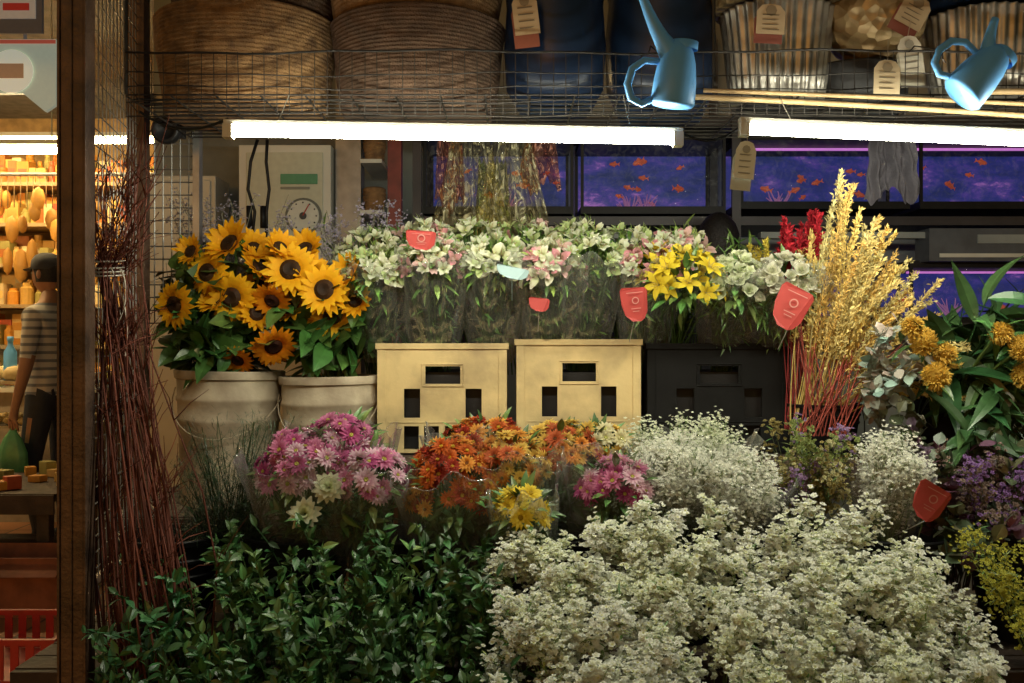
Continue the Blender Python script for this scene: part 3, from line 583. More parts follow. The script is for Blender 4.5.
mumb('mixed_chrysanthemum_bouquet',[((.235,2.24,.915),(.08,.07,.065),34,MUMP,.85),((.20,2.36,1.0),(.07,.06,.05),18,MUMW+MUMG[2:],.85)],(.22,2.38,.74))
mumb('yellow_chrysanthemum_bouquet',[((.02,2.15,.885),(.05,.05,.045),16,MUMY,.95)],(.03,2.30,.74))
b=B(); cr=flower_t([(14,.03,.008,.2,.2,(.5,.55,.3),(.75,.75,.55),.003),(12,.026,.008,.6,.3,(.55,.6,.35),(.78,.76,.55),.003),(8,.02,.007,1.0,.3,(.5,.6,.3),(.75,.75,.5),.002)],None,seed=55)
for p in ((-.45,2.165,.875),(-.40,2.18,.93)): b.stamp(cr,faceX(np.array([p]),(-.1,-1,.4),1.15)); b.tube([np.array(p),np.array(p)+[0,.1,-.12]],.003,5,(.07,.12,.03),1)
b.obj('cream_dahlia',PM)
def gyp(name,c,r,n,nf,tint=(1,1,1),wrp=True,base=None):
    b=B(); c=np.array(c)
    base=np.array(base if base is not None else (c[0],c[1]+.08,.72))
    for i in range(n):
        d=nrm(rng.normal(size=3)+[0,-.3,.4])[0]; tip=c+d*np.array(r)*U(.5,.9)
        spray(b,base+rng.normal(size=3)*.015,tip,rng.normal(size=3)*.01,nf,.045,[GY],tint,1.15,(.18,.27,.10),1,.65,.02,.0004,4,.24,(0,-.3,.9))
    if wrp: wrap(b,c+[0,-.01,-.01],base,r[0]*1.05,.03)
    b.obj(name,PM)
gyp('gypsophila_bouquet',(.37,2.29,.955),(.12,.11,.09),64,88,(1,1,.97))
gyp('gypsophila_bouquet',(.52,2.28,.93),(.12,.11,.09),64,88,(1,1,.97))
gyp('gypsophila_bouquet',(.42,2.40,1.02),(.16,.08,.06),48,60,(.95,.98,.86))
gyp('gypsophila_bouquet',(.865,2.26,.96),(.085,.09,.10),64,88,(1,1,.97))
b=B(); redcard(b,(.895,2.13,.905),.075,.08,0,rot(.1,.5,0)); b.tube([(.90,2.14,.87),(.88,2.3,.8)],.0012,4,(.5,.5,.45)); b.obj('price_card',M['paint'])
b=B()
for i in range(44):
    tip=np.array([.70+U(-.08,.10),2.32+U(-.08,.1),.97+U(-.08,.09)]); k=i%4
    spray(b,(.7,2.4,.72),tip,(0,0,.02),44,.045,FLO,[(.36,.30,.12),(.40,.26,.52),(.62,.58,.34),(.28,.34,.12)][k],.8,(.09,.12,.05),6)
b.obj('mixed_statice_bunch',PM)
# ---- foreground white sprays
for (xa,xb,n) in ((-.04,.30,94),(.26,.62,100),(.58,.94,98)):
    b=B()
    for i in range(n):
        x=U(xa,xb); y=1.70+.42*(i+U(0,1))/n
        top=.60+(y-1.70)*.64
        edge=0 if x>.06 else (.06-x)*.5
        if x>.8: edge+=(x-.8)*.9
        tip=np.array([x+U(-.02,.02),y,top-edge+U(-.05,.04)]); base=np.array([x*.85+.07,y+.14,tip[2]-.22])
        h=U(0,1)**1.5; tint=np.array((1,1,1.0))*(1-h)+np.array((.97,1,.86))*h
        spray(b,base,tip,(U(-.02,.02),-.02,.02),118,.056,FLO,tint,.95,(.20,.30,.10),6,.45,.022,.0007,10,.17,(0,-.15,1.2),(.16,.27,.08))
    for i in range(14):
        x=U(xa,xb); tip=np.array([x,1.66+U(-.02,.02),U(.42,.60)]); spray(b,(x,1.85,.5),tip,(0,-.02,.04),80,.055,FLO,(1,1,.95),.95,(.20,.30,.10),6,.4,.024,.0006,10,.17,(0,-.15,1.2),(.16,.27,.08))
    b.obj('white_aster_bunch',PM)
b=B()
for i in range(34):
    tip=np.array([U(.94,1.22),U(1.85,2.15),0]); tip[2]=.70+(tip[1]-1.85)*.5+U(-.05,.04)
    spray(b,(1.1,2.05,.5),tip,(0,0,.03),80,.055,FLO,(.56,.54,.09),.6,(.14,.20,.05),10)
b.obj('goldenrod_bunch',PM)
for (xa,xb,n) in ((-.80,-.52,70),(-.55,-.25,80),(-.28,.01,74)):
    b=B()
    for i in range(n):
        x=U(xa,xb); y=U(1.74,2.16); top=.60+(y-1.74)*.56+U(-.05,.05)
        if x<-.6: top-=(-.6-x)*.35
        tip=np.array([x+U(-.06,.06),y,top]); base=np.array([x*.8-.05,y+.12,top-.32])
        leafy_stem(b,base,tip,(U(-.03,.03),-.03,.03),26,.031,(.038,.11,.03) if i%4 else (.075,.17,.045),LEAFO,.2,1,.0018,.9,.5)
    for i in range(12):
        x=U(xa,xb); leafy_stem(b,(x,1.9,.5),(x+U(-.05,.05),1.68+U(-.03,.03),U(.42,.60)),(0,-.03,.03),20,.032,(.03,.085,.025),LEAFO,.2,1,.0018,.9,.5)
    b.obj('ruscus_foliage_bunch',PM)
b=B()
for i in range(14):
    leafy_stem(b,(-.68,2.05,.55),(-.78+U(-.06,.14),1.93+U(-.1,.1),.70+U(-.08,.12)),(0,0,.03),16,.032,(.05,.16,.055),LEAFO,.3,1,.0015)
b.obj('boxwood_sprigs',PM)
b=B()
for i in range(110):
    tip=np.array([-.64+U(-.14,.13),2.32+U(-.1,.12),.92+U(-.1,.16)]); P=path((-.66+U(-.04,.04),2.4,.65),tip,(0,-.02,.03),8); b.tube(P,.001,3,(.03,.06,.02),1,False)
    k=120; j=rng.integers(1,8,k); b.stamp(BLADE,leafX(P[j]+rng.normal(size=(k,3))*.012,rdir(k,.4),(0,-.3,1),.028*U(.5,1.3,k)),green(k,(.02,.05,.018)),1)
b.obj('asparagus_fern',PM)
b=B(); TI=np.array([-.852,2.10,1.40])
for i in range(62):
    loose=i%3==0
    base=np.array([-.67+U(-.11,.10),2.02+U(-.06,.08),.30]); k=TI+rng.normal(size=3)*([.035,.03,0] if loose else [.013,.013,0]); tip=k+np.array([U(-.05,.10),U(-.06,.08),U(.04,.36)])
    c=np.array((.17,.060,.042))*U(.35,1.5); t=np.linspace(0,1,8)[:,None]
    P=np.concatenate([base*(1-t)+k*t+np.sin(t*3.14)*rng.normal(size=3)*.03+np.sin(t*9+i)*rng.normal(size=3)*.006,(k*.5+tip*.5+rng.normal(size=3)*.012)[None],tip[None]]); b.tube(P,np.linspace(.0027,.0008,10),4,c,0)
    for q in range(8):
        j=rng.integers(1,9); s=P[j]; e=s+np.array([U(-.05,.07),U(-.04,.04),U(.02,.11)]); b.tube([s,(s+e)/2+[U(-.006,.006),0,.005],e],[.0015,.0011,.0006],3,c,0)
for z in (0,.008,.016,.03):
    a=np.linspace(0,6.28,14); b.tube(np.stack([TI[0]+.034*np.cos(a),TI[1]+.028*np.sin(a),np.full(14,TI[2]+z-.01)+.004*np.sin(a)],1),.0018,4,(.65,.6,.5),0)
for q in (0,.02): b.tube(path(TI+[.02+q,-.03,0],TI+[.05-q,-.035,-.18+q*3],(.015,0,0),7),.0015,4,(.65,.6,.5),0)
b.obj('red_twig_bundle',[M['dry']])
b=B()
for i in range(14): leafy_stem(b,(-.93,2.82,1.0),(-.93+U(-.06,.14),2.8,1.42+U(-.05,.13)),(0,0,0),12,.035,(.06,.10,.06),LEAFR,.4,1,.0013)
b.obj('eucalyptus_sprigs',PM)
# ============================================================ BACKGROUND
def tankmat():
    m,t,p=nt('lit_aquarium_water'); N=t.nodes;L=t.links
    tc=N.new('ShaderNodeTexCoord'); mp=N.new('ShaderNodeMapping'); mp.inputs['Scale'].default_value=(1,1,2.2); L.new(tc.outputs['Object'],mp.inputs[0])
    n=N.new('ShaderNodeTexNoise'); n.inputs['Scale'].default_value=4.5; n.inputs['Detail'].default_value=9; n.inputs['Roughness'].default_value=.72; L.new(mp.outputs[0],n.inputs['Vector'])
    r=N.new('ShaderNodeValToRGB'); r.color_ramp.elements[0].position=.38; r.color_ramp.elements[0].color=(.008,.018,.085,1); r.color_ramp.elements[1].position=.70; r.color_ramp.elements[1].color=(.50,.18,.52,1)
    e=r.color_ramp.elements.new(.52); e.color=(.02,.026,.17,1); e=r.color_ramp.elements.new(.60); e.color=(.07,.04,.24,1)
    L.new(n.outputs['Fac'],r.inputs['Fac']); L.new(r.outputs[0],p.inputs['Emission Color']); p.inputs['Emission Strength'].default_value=.75; p.inputs['Base Color'].default_value=(.01,.01,.03,1); return nosamp(m)
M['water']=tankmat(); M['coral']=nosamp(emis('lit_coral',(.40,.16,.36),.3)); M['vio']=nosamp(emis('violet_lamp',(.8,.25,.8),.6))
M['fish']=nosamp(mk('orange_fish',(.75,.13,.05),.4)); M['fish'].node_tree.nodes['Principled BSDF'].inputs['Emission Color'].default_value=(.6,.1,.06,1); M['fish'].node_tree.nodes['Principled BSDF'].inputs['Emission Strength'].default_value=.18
def fish(e,p,s,d):
    b=B(); b.ell((0,0,0),(.5,.14,.24),n=10); b.raw([(-.42,0,0),(-.8,0,.26),(-.68,0,0),(-.8,0,-.26)],[(0,1,2),(0,2,3)]); b.raw([(.1,0,.2),(-.25,0,.4),(-.3,0,.14)],[(0,1,2)]); b.raw([(.1,0,-.2),(-.15,0,-.36),(-.2,0,-.16)],[(0,1,2)])
    o=b.obj('goldfish',M['fish'],False,e); o.scale=(s*d,s,s); o.location=p; o.rotation_euler=(0,U(-.5,.5),U(-.5,.5))
def tank(x0,x1,z0,z1,nf,nc,hood=False):
    e=empty('aquarium'); y0,y1=4.05,4.42
    b=B(); t=.012
    for (a,c) in (((x0,y0,z0-.03),(x1,y1,z0)),((x0,y0,z1),(x1,y1,z1+.03)),((x0,y0,z0),(x0+t,y0+t,z1)),((x1-t,y0,z0),(x1,y0+t,z1)),((x0,y1-t,z0),(x0+t,y1,z1)),((x1-t,y1-t,z0),(x1,y1,z1))): b.box(a,c)
    b.obj('frame',M['blackp'],False,e)
    b=B(); b.raw([(x0+t,y1-.005,z0),(x1-t,y1-.005,z0),(x1-t,y1-.005,z1),(x0+t,y1-.005,z1)],[(0,1,2,3)]); b.obj('lit_back_panel',M['water'],False,e)
    b=B(); b.raw([(x0+t,y0+.004,z0),(x1-t,y0+.004,z0),(x1-t,y0+.004,z1),(x0+t,y0+.004,z1)],[(0,1,2,3)]); b.obj('front_glass',M['pane'],False,e)
    b=B(); 
    for i in range(nc):
        x=U(x0+.08,x1-.08)
        for q in range(16): 
            a=np.array([x,4.3,z0]); b.tube(path(a,a+np.array([U(-.06,.06),U(-.04,.04),U(.03,.09)]),(U(-.01,.01),0,0),5),np.linspace(.005,.002,5),4)
    b.obj('coral',M['coral'],True,e)
    if hood:
        b=B(); b.box((x0+.05,4.2,z1-.012),(x1-.05,4.22,z1-.004)); b.obj('hood_lamp',M['vio'],False,e)
    for i in range(nf): fish(e,(U(x0+.06,x1-.06),U(4.08,4.35),U(z0+.03,z1-.05)),U(.022,.050),random.choice((-1,1)))
tank(-.36,.25,1.80,2.07,8,1); tank(.28,.87,1.80,2.07,10,2); tank(.93,1.62,1.82,2.07,9,1,True); tank(1.66,2.45,1.82,2.07,9,2,True)
tank(1.62,2.45,1.35,1.55,4,1,True); tank(.9,1.58,1.35,1.53,5,1); tank(-.3,.85,1.40,1.62,8,2)
b=B()
for z in (1.72,1.29,2.12): b.box((-.40,4.02,z),(2.6,4.44,z+.035))
for x in (-.40,.885,2.55): b.box((x,4.0,0),(x+.035,4.019,2.6)); b.box((x,4.45,0),(x+.035,4.48,2.6))
b.obj('aquarium_rack',mk('rack_paint',(.04,.035,.04),.45))
b=B(); b.box((.25,4.0,1.665),(.87,4.05,1.69)); b.box((1.0,4.0,1.665),(2.3,4.05,1.69)); b.obj('shelf_edge_trim',M['wall'])
b=B(); b.box((1.66,3.96,1.57),(2.46,4.1,1.70),m=0); b.box((1.70,3.955,1.585),(2.42,3.96,1.60),m=1); b.box((1.85,3.954,1.64),(2.2,3.96,1.675),m=2); b.obj('aquarium_filter_unit',[mk('filter_housing',(.09,.10,.12),.4),M['white'],M['wall']])
def sheet(name,x0,x1,z0,z1,y,mat,f=5,amp=.02,seed=0,taper=0):
    b=B(); nx,nz=60,36;V=[];r=random.Random(seed); ph=[r.uniform(0,6) for _ in range(4)]
    for j in range(nz+1):
        for i in range(nx+1):
            u=i/nx;v=j/nz; x=x0+(x1-x0)*(.5+(u-.5)*(1-taper*v)); z=z0+(z1-z0)*v+.025*math.sin(u*9+ph[3])*(1-v)+.008*math.sin(u*40)
            V.append((x,y+amp*math.sin(u*f*6.28+ph[0]+v*1.5)+amp*.6*math.sin(u*f*14+v*5+ph[1])+amp*.5*math.sin(v*17+u*6+ph[2]),z))
    w=nx+1; b.raw(V,[(j*w+i,j*w+i+1,(j+1)*w+i+1,(j+1)*w+i) for j in range(nz) for i in range(nx)]); return b.obj(name,mat,True)
sheet('grey_cloth',1.19,1.37,1.74,1.98,3.35,M['cloth'],2.5,.015,3,.25)
sheet('gold_cellophane_bag',-.25,.0,1.56,1.90,3.0,M['gold'],3,.03,1,.6)
sheet('gold_cellophane_bag',-.12,.12,1.54,1.90,2.96,M['gold'],3,.03,2,.6)
gr=film('green_gold_foil',(.6,.7,.3),.35,.2,20); rd=film('red_gold_foil',(.85,.4,.3),.35,.2,20)
sheet('patterned_gift_wrap',.02,.15,1.72,1.90,3.02,rd,2,.02,6,.4); sheet('patterned_gift_wrap',-.24,-.14,1.66,1.88,3.04,rd,2,.02,7,.3); sheet('patterned_gift_wrap',-.12,.0,1.58,1.80,3.05,gr,2,.03,8,.3)
b=B(); b.box((-1.07,3.9,1.56),(-.71,4.1,2.02),m=0); b.box((-1.04,3.893,1.60),(-.74,3.9,1.99),(.55,.55,.42),1)
b.box((-.905,3.888,1.865),(-.76,3.893,1.905),(.10,.30,.16),1); b.box((-.905,3.888,1.845),(-.79,3.893,1.855),(.25,.25,.2),1)
for (r,c,y) in ((.072,(.14,.15,.13),3.892),(.062,(.66,.66,.58),3.886),(.014,(.06,.06,.06),3.880)): b.lathe([(r,-.003),(r,.003),(.0005,.004)],32,(-.815,y,1.74),c,1,X=rot(math.pi/2))
b.tube([(-.815,3.876,1.74),(-.79,3.876,1.785)],.003,4,(.5,.05,.03),1)
for i in range(12):
    a=i*.5236; b.box((-.815+.052*math.cos(a)-.003,3.878,1.74+.052*math.sin(a)-.003),(-.815+.052*math.cos(a)+.003,3.882,1.74+.052*math.sin(a)+.003),(.05,.05,.05),1)
b.box((-1.0,3.8,1.50),(-.78,4.05,1.555),m=0); b.box((-.97,3.8,0),(-.80,4.0,1.5),m=0)
b.obj('dial_weighing_scale',[M['white'],M['paint']],bevel=.003)
b=B()
for dx in (0,.035): b.tube([(-.92+dx,3.6,1.98),(-.945+dx*1.6,3.6,1.9),(-.955+dx*2.2,3.6,1.80),(-.93+dx*1.2,3.6,1.72),(-.94+dx*1.5,3.6,1.62)],.006,6)
for s in (.0,.05): b.tube([(-.95+s,3.6,1.74),(-.95+s,3.6,1.66)],.011,6)
b.obj('hanging_pruning_shears',M['blackp'],True)
b=B(); b.box((-.70,3.95,0),(-.60,4.05,2.5)); b.obj('grey_column',M['galv'])
b=B(); b.box((-.50,4.0,0),(-.445,4.05,2.6)); b.obj('red_post',M['redpost'])
b=B(); 
for z in (1.55,1.75,1.95): b.box((-.595,3.9,z),(-.51,4.3,z+.015))
b.obj('narrow_shelf',M['white']); 
for z in (1.57,1.77,1.97): basket('small_basket',(-.55,3.98,z),.035,.045,.09,M['basket'],6)
b=B(); b.box((-1.6,4.2,0),(-1.25,4.4,1.95)); b.box((-1.58,4.19,1.5),(-1.27,4.199,1.93)); b.obj('white_cabinet',M['white'],bevel=.004)
b=B(); b.box((-1.22,4.49,1.75),(-1.10,4.499,2.0),(.5,.5,.42)); b.box((-1.20,4.485,1.9),(-1.12,4.489,1.95),(.1,.2,.35)); b.obj('wall_notice',M['paint'])
# ============================================================ LEFT ALLEY SHOP
b=B(); b.box((-5.5,6.9,0),(-2.9,7.6,.9),m=0); b.box((-5.55,6.85,.9),(-2.85,7.65,.93),m=1); b.obj('shop_counter',[mk('counter_front',(.30,.26,.20),.5),M['white']])
goods=[(.80,.36,.05),(.85,.55,.18),(.60,.2,.04),(.8,.65,.35),(.6,.12,.05),(.45,.4,.12),(.82,.5,.12)]
b=B(); sy=8.4; ZS=(.5,.88,1.22,1.56,1.9,2.24,2.58)
for z in ZS: b.box((-6,sy-.1,z-.03),(-2.3,sy+.4,z),(.45,.33,.18),0)
b.box((-6.05,sy-.1,0),(-6,sy+.4,2.8),(.3,.2,.1),0); b.box((-2.3,sy-.1,0),(-2.25,sy+.4,2.8),(.3,.2,.1),0)
b.obj('shop_shelving',M['paint'])
b=B()
for z in ZS:
  for row in (0,1):
    x=-5.95
    while x<-2.4:
        w=U(.05,.12);h=U(.12,.20)+row*.09;c=np.array(goods[rng.integers(len(goods))])*U(.6,1.1); yy=sy-.05+row*.17
        if U()<.5: b.box((x,yy,z+.002),(x+w,yy+.13,z+h),c,0); b.box((x+w*.15,yy-.004,z+h*.3),(x+w*.85,yy-.001,z+h*.65),np.array(goods[rng.integers(len(goods))])*U(.5,1.2),0)
        else: b.lathe([(.001,0),(w*.45,0),(w*.45,h*.75),(w*.3,h*.85),(w*.3,h),(.001,h)],12,(x+w/2,yy+.05,z+.002),c,0)
        x+=w+U(.0,.008)
b.obj('packaged_goods',M['paint'])
b=B()
for i in range(200):
    x=U(-5.3,-2.95); c=np.array(goods[rng.integers(len(goods))])*U(.7,1.2); r=U(.04,.075); b.ell((x,U(6.95,7.5),.93+r*.8+U(0,.05)),(r,r,r*.8),c*np.array([1,.9,.7]),0,10)
b.obj('counter_produce',M['paint'],True)
b=B(); b.box((-5.5,6.86,.935),(-2.9,6.868,1.22)); b.box((-5.5,6.86,1.222),(-2.9,7.3,1.23)); b.obj('glass_display_guard',M['pane'])
b=B()
for i in range(60):
    x=-5.6+i*.05; b.ell((x+U(-.03,.03),7.8+U(-.1,.1),2.40-U(0,.75)),(U(.03,.06),.05,U(.07,.14)),np.array((.85,.45,.1))*U(.5,1.1),0,8); b.tube([(x,7.8,2.3),(x,7.8,2.55)],.004,4,(.3,.2,.1),0)
b.tube([(-5.7,7.8,2.56),(-2.6,7.8,2.56)],.015,6,(.3,.3,.3),0); b.obj('hanging_goods',M['paint'],True)
for i,(xa,xb,y,z) in enumerate(((-5.2,-2.72,6.1,2.42),(-5.2,-2.7,7.7,2.80))):
    e=empty('shop_lamp'); b=B(); b.box((xa,y-.05,z+.03),(xb,y+.05,z+.06)); 
    for xx in (xa+.1,xb-.1): b.tube([(xx,y,z+.06),(xx,y,3.4)],.004,4)
    b.obj('batten',M['white'],False,e); b=B(); b.tube([(xa,y,z),(xb,y,z)],.02,8); b.obj('tube',M['warm'],True,e)
def lit(name,s):
    m=plant(name,.5,0,.3,.08); t=m.node_tree; p=t.nodes['Principled BSDF']; a=[x for x in t.nodes if x.type=='ATTRIBUTE'][0]; t.links.new(a.outputs['Color'],p.inputs['Emission Color']); p.inputs['Emission Strength'].default_value=s; return nosamp(m)
SG=lit('lightbox_sign',.42)
b=B(); pts=[(-4.6,2.62),(-2.9,2.62),(-2.78,2.52),(-2.72,2.56),(-2.72,2.92),(-4.6,2.92)]
V=[(x,5.5,z) for x,z in pts]+[(x,5.53,z) for x,z in pts]; b.raw(V,[(0,1,2,3,4,5),(11,10,9,8,7,6)]+[(i,i+6,(i+1)%6+6,(i+1)%6) for i in range(6)],(.45,.5,.38))
for i in range(5): b.lathe([(.12,-.004),(.12,.004),(.0005,.004)],28,(-4.2+i*.31,5.49,2.74),(.8,.8,.62),X=rot(math.pi/2)); b.box((-4.27+i*.31,5.478,2.7),(-4.13+i*.31,5.484,2.78),(.35,.2,.1))
b.box((-4.6,5.492,2.895),(-2.72,5.498,2.915),(.5,.1,.06)); b.tube([(-2.9,5.52,2.92),(-2.9,5.52,3.4)],.01,5,(.1,.1,.1)); b.tube([(-4.4,5.52,2.92),(-4.4,5.52,3.4)],.01,5,(.1,.1,.1)); o=b.obj('hanging_shop_sign',SG); o.location=(.2,0,0)
b=B(); b.box((-3.4,5.0,2.80),(-2.36,5.02,3.02),(.10,.09,.08))
for i in range(4): x=-3.3+i*.24; b.box((x,4.992,2.87),(x+.19,4.999,2.98),(.6,.58,.5)); b.box((x+.03,4.985,2.91),(x+.16,4.991,2.945),[(.05,.08,.35),(.5,.04,.03)][i%2])
b.tube([(-3.2,5.01,3.02),(-3.2,5.01,3.4)],.008,5,(.1,.1,.1)); b.tube([(-2.5,5.01,3.02),(-2.5,5.01,3.4)],.008,5,(.1,.1,.1)); b.obj('payment_sign',lit('payment_sign_glow',.18))  # faint emission added to the whole panel to brighten it
b=B(); b.box((-4.2,4.9,.46),(-2.25,5.7,.50)); 
for x in (-4.1,-3.2,-2.32):
    for y in (4.95,5.62): b.box((x-.03,y-.03,0),(x+.03,y+.03,.458))
b.box((-4.15,5.0,.15),(-2.3,5.6,.17)); b.box((-4.2,4.885,.40),(-2.25,4.899,.495)); b.obj('low_bench',M['wood'])
b=B()
for i in range(60): x=U(-4.1,-2.35);y=U(4.98,5.6);w=U(.06,.1); b.box((x,y,.502),(x+w,y+w*.8,.502+U(.03,.09)),np.array(goods[i%7])*.8,0,rot=rot(0,0,U(0,3)))
b.obj('bench_packets',M['paint'],bevel=.004)
b=B()
for x in (-3.4,-2.72): b.box((x-.012,6.3,0),(x+.012,6.33,1.0)); 
b.box((-3.45,6.28,.98),(-2.70,6.7,1.0)); b.box((-3.45,6.3,.7),(-2.70,6.7,.715)); b.obj('display_table',M['galv'])
b=B()
for i in range(40): x=U(-3.4,-2.75); r=U(.04,.07); b.ell((x,U(6.35,6.65),1.0+r*.7),(r,r,r*.7),np.array((.75,.6,.3))*U(.7,1.2),0,10); 
for i in range(30): x=U(-3.4,-2.75); r=U(.03,.05); b.ell((x,U(6.35,6.65),.715+r*.7),(r,r,r*.7),np.array((.7,.5,.2))*U(.7,1.2),0,10)
b.obj('bread_rolls',M['paint'],True)
b=B(); x0,x1,y0,y1,h=-2.62,-2.03,4.50,4.85,.27
b.box((x0,y0,0),(x1,y0+.008,h)); b.box((x0,y1-.008,0),(x1,y1,h)); b.box((x0,y0+.009,0),(x0+.008,y1-.009,h)); b.box((x1-.008,y0+.009,0),(x1,y1-.009,h)); b.box((x0+.009,y0+.009,.003),(x1-.009,y1-.009,.01))
b.box((x0,y0-.10,h-.03),(x1,y0-.002,h-.024),rot=rot(.5),org=(x0,y0,h)); b.obj('cardboard_box',M['card'])
b=B(); 
for k in range(9):
    b.box((-2.15+k*.055,3.55,.02),(-2.12+k*.055,3.556,.15)); b.box((-2.15+k*.055,3.944,.02),(-2.12+k*.055,3.95,.15))
for k in range(7): b.box((-2.17,3.57+k*.055,.02),(-2.164,3.6+k*.055,.15)); b.box((-1.666,3.57+k*.055,.02),(-1.66,3.6+k*.055,.15))
b.box((-2.175,3.54,.15),(-1.655,3.56,.17)); b.box((-2.175,3.94,.15),(-1.655,3.96,.17)); b.box((-2.175,3.561,.15),(-2.155,3.939,.17)); b.box((-1.675,3.561,.15),(-1.655,3.939,.17)); b.box((-2.17,3.55,.004),(-1.66,3.95,.018))
o=b.obj('red_plastic_crate',M['redc']); o.location=(0,.06,0); 
b=B(); b.lathe([(.001,0),(.04,0),(.042,.02),(.04,.18),(.018,.22),(.016,.25),(.02,.252),(.02,.28),(.001,.282)],20,(-3.25,6.45,1.002)); b.obj('spray_bottle',M['bluep'],True)
# ============================================================ PEOPLE
sk=mk('skin',(.42,.22,.13),.5,0,.08); hair=mk('dark_hair',(.012,.009,.008),.5,0,.4,60,.5,200); jeans=mk('dark_trousers',(.03,.035,.05),.8)
st,t,p=nt('striped_shirt'); N=t.nodes;L=t.links; tc=N.new('ShaderNodeTexCoord'); wv=N.new('ShaderNodeTexWave'); wv.bands_direction='Z'; wv.inputs['Scale'].default_value=6.5; L.new(tc.outputs['Object'],wv.inputs['Vector']); r=N.new('ShaderNodeValToRGB'); r.color_ramp.interpolation='CONSTANT'; r.color_ramp.elements[0].color=(.62,.6,.55,1); r.color_ramp.elements[1].position=.7; r.color_ramp.elements[1].color=(.22,.23,.25,1); L.new(wv.outputs['Fac'],r.inputs[0]); L.new(r.outputs[0],p.inputs['Base Color']); p.inputs['Roughness'].default_value=.85
black=mk('dark_shirt',(.03,.03,.035),.8)
def person(name,loc,rz,H,shirt,cap=False,bag=False):
    e=empty(name,loc); e.rotation_euler=(0,0,rz); s=H/1.76
    V=[];E=[];R=[]
    def v(x,y,z,r,p=None):
        V.append((x*s,y*s,z*s)); R.append(r*s); i=len(V)-1
        if p is not None: E.append((p,i))
        return i
    pel=v(0,0,.95,.13); wa=v(0,.01,1.10,.125,pel); ch=v(0,.0,1.28,.145,wa); uc=v(0,-.01,1.40,.11,ch); nk=v(0,.0,1.50,.055,uc); hd=v(0,.02,1.58,.05,nk)
    for sx in (-1,1):
        sh=v(sx*.165,-.01,1.41,.062,uc); el=v(sx*.225,-.02,1.13,.044,sh); wr=v(sx*.235,.14 if sx>0 else .05,.93 if sx>0 else .88,.026,el)
        pa=v(sx*.238,.17 if sx>0 else .065,.87 if sx>0 else .81,.024,wr)
        py=.17 if sx>0 else .065; pz=.87 if sx>0 else .81
        for f,(dy,ln) in enumerate(((-.026,.06),(-.009,.07),(.009,.066),(.025,.052))):
            k=v(sx*.240,py+dy,pz-.035,.0085,pa); k2=v(sx*.232,py+dy+.004,pz-.035-ln*.5,.008,k); v(sx*.215,py+dy+.008,pz-.035-ln*.9,.007,k2)
        th=v(sx*.225,py+.03,pz+.0,.009,pa); v(sx*.213,py+.045,pz-.035,.008,th)
        hp=v(sx*.095,0,.90,.092,pel); kn=v(sx*.11,.02*(1 if sx>0 else 3),.50,.062,hp); an=v(sx*.115,-.02,.09,.043,kn); v(sx*.125,.10,.04,.04,an)
    me=bpy.data.meshes.new(name+'_sk'); me.from_pydata(V,E,[]); o=bpy.data.objects.new(name+'_sk',me); sc.collection.objects.link(o)
    md=o.modifiers.new('s','SKIN'); 
    for i,x in enumerate(me.skin_vertices[0].data): x.radius=(R[i]*(1.15 if R[i]>.1 else 1),R[i]*(.85 if R[i]>.1 else 1)); x.use_root=(i==0)
    sb=o.modifiers.new('b','SUBSURF'); sb.levels=2; sb.render_levels=2
    dg=bpy.context.evaluated_depsgraph_get(); me2=bpy.data.meshes.new_from_object(o.evaluated_get(dg)); bpy.data.objects.remove(o)
    bo=bpy.data.objects.new('body',me2); sc.collection.objects.link(bo); bo.parent=e
    me2.materials.clear()
    for m in (shirt,jeans,sk,M['blackp']): me2.materials.append(m)
    for f in me2.polygons:
        c=f.center/s; f.use_smooth=True
        if c.z<.10: k=3
        elif abs(c.x)>.17 and c.z<1.16: k=2
        elif c.z<.95: k=1
        elif c.z<1.475: k=0
        else: k=2
        f.material_index=k
    b=B(); hc=np.array([0,.03,1.655])*s
    n=24;k=17; th=np.linspace(.01,math.pi-.01,k);VV=[]
    for tt in th:
        for j in range(n):
            a=j*6.2832/n; x=math.sin(tt)*math.cos(a); y=math.sin(tt)*math.sin(a); z=math.cos(tt)
            w=1-.28*max(0,-z); yy=y*(1-.12*max(0,-z)) + (.10*max(0,-z) if y>0 else 0)
            if y>.8 and abs(x)<.2 and -.35<z<.1: yy+=.18*(1-abs(x)/.2)*(.1-z)/.45
            if y>.6 and .0<z<.2 and .2<abs(x)<.5: yy-=.05
            VV.append((x*.074*w,yy*.092,z*.115))
    b.raw(np.array(VV)*s+hc,[(i*n+j,(i+1)*n+j,(i+1)*n+(j+1)%n,i*n+(j+1)%n) for i in range(k-1) for j in range(n)],m=0)
    for sx in (-1,1):
        b.ell(hc+np.array([sx*.076,-.005,.0])*s,np.array([.010,.018,.030])*s,m=0,n=10)
        b.ell(hc+np.array([sx*.029,.080,.012])*s,np.array([.011,.008,.007])*s,m=2,n=8); b.ell(hc+np.array([sx*.029,.0862,.012])*s,np.array([.0045,.003,.0045])*s,m=1,n=8)
        b.ell(hc+np.array([sx*.029,.084,.030])*s,np.array([.016,.005,.003])*s,m=1,n=8)
    b.ell(hc+np.array([0,.087,-.055])*s,np.array([.022,.006,.006])*s,m=3,n=10)
    VV=[]
    for tt in np.linspace(.01,2.0,12):
        for j in range(n):
            a=j*6.2832/n; y=math.sin(tt)*math.sin(a); z=math.cos(tt); z2=z
            if y>.3 and z<.45: z2=.45+(z-.45)*.1
            VV.append((math.sin(tt)*math.cos(a)*.081*(1+U(-.02,.02)),y*.098*(1+U(-.02,.02))-.004,z2*.122+.004))
    b.raw(np.array(VV)*s+hc,[(i*n+j,(i+1)*n+j,(i+1)*n+(j+1)%n,i*n+(j+1)%n) for i in range(11) for j in range(n)],m=1)
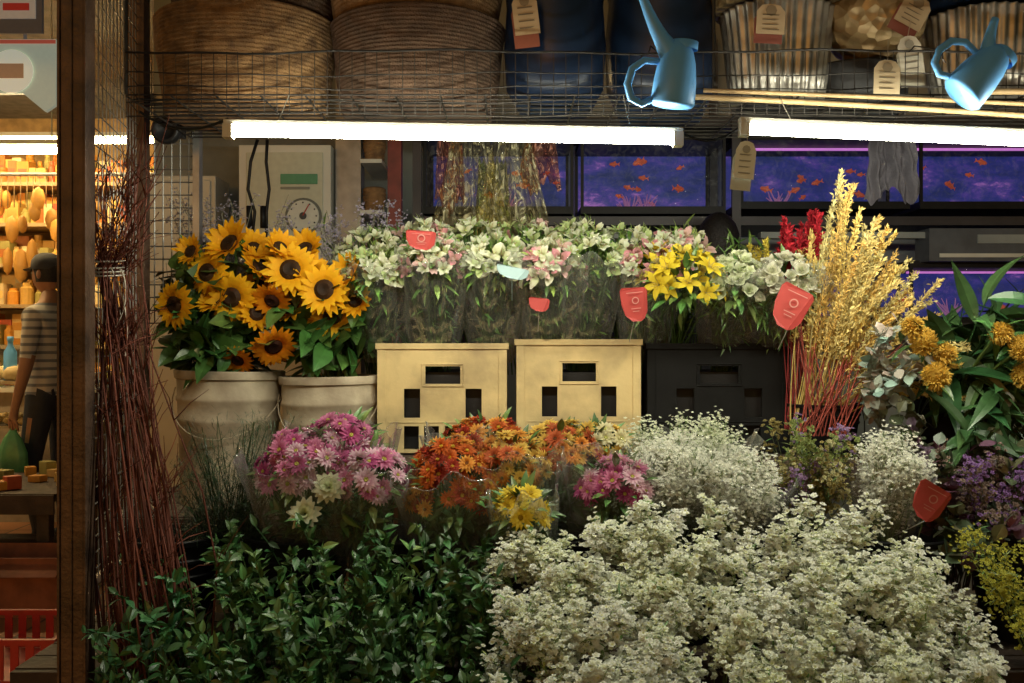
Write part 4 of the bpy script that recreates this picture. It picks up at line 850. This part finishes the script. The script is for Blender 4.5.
    b.obj('head',[sk,hair,M['white'],M['redpost'],M['blackp']],True,e)
    if cap:
        b=B(); b.lathe([(.089,.03),(.092,.05),(.088,.085),(.066,.118),(.03,.133),(.001,.136)],24,hc+[0,0,0]); 
        V=[(.07*math.cos(a)*1.0,.085+.07*math.sin(a),.038-.01*math.sin(a)) for a in np.linspace(0,math.pi,12)]+[(.085*math.cos(a),.03+.05*math.sin(a),.045) for a in np.linspace(0,math.pi,12)]
        b.raw(np.array(V)+hc,[(i,i+1,i+13,i+12) for i in range(11)]); b.obj('cap',mk('grey_cap',(.05,.055,.07),.8),True,e)
    if bag:
        b=B(); c=np.array([-.236,.07,.60])*s
        V=[];n=20
        for z,r in ((-.17,.02),(-.165,.07),(-.08,.10),(0,.095),(.08,.06),(.13,.02)):
            for j in range(n): a=j*6.2832/n; V.append((c[0]+r*.45*math.cos(a)*(1+.15*math.sin(5*a)),c[1]+r*math.sin(a)*(1+.1*math.sin(7*a)),c[2]+z))
        b.raw(V,[(i*n+j,i*n+(j+1)%n,(i+1)*n+(j+1)%n,(i+1)*n+j) for i in range(5) for j in range(n)])
        b.tube([c+[0,-.02,.11],c+[0.01,-.015,.155],c+[.01,.015,.155],c+[0,.02,.11]],.006,5); b.obj('green_bag',mk('green_bag_plastic',(.10,.32,.13),.4),True,e)
    return e
person('man_in_cap',(-2.80,6.05,0),math.radians(75),1.76,st,True,True)
person('shopkeeper',(.785,3.75,0),math.radians(8),1.72,black)
# ============================================================ CAMERA, WORLD, LIGHT
cam=bpy.data.cameras.new('Camera'); co=bpy.data.objects.new('Camera',cam); sc.collection.objects.link(co); sc.camera=co
cam.lens=35; cam.sensor_width=36; cam.clip_end=300; cam.clip_start=.05; co.location=(0,0,1.25); co.rotation_euler=(math.pi/2,0,0)
w=bpy.data.worlds.new('World'); sc.world=w; w.use_nodes=True; N=w.node_tree.nodes; sky=N.new('ShaderNodeTexSky'); sky.sky_type='NISHITA'; sky.sun_disc=False; sky.sun_elevation=math.radians(3); sky.sun_rotation=math.radians(200)
mu=N.new('ShaderNodeVectorMath'); mu.operation='MULTIPLY'; mu.inputs[1].default_value=(1.12,1.0,.75); w.node_tree.links.new(sky.outputs[0],mu.inputs[0])
w.node_tree.links.new(mu.outputs[0],N['Background'].inputs[0]); N['Background'].inputs[1].default_value=.08
sl=bpy.data.lights.new('sun','SUN'); sl.energy=.02; sl.angle=math.radians(10); so=bpy.data.objects.new('sun',sl); sc.collection.objects.link(so); so.rotation_euler=(math.radians(50),0,math.radians(20))
sc.view_settings.view_transform='Standard'; sc.view_settings.look='None'; sc.view_settings.exposure=0
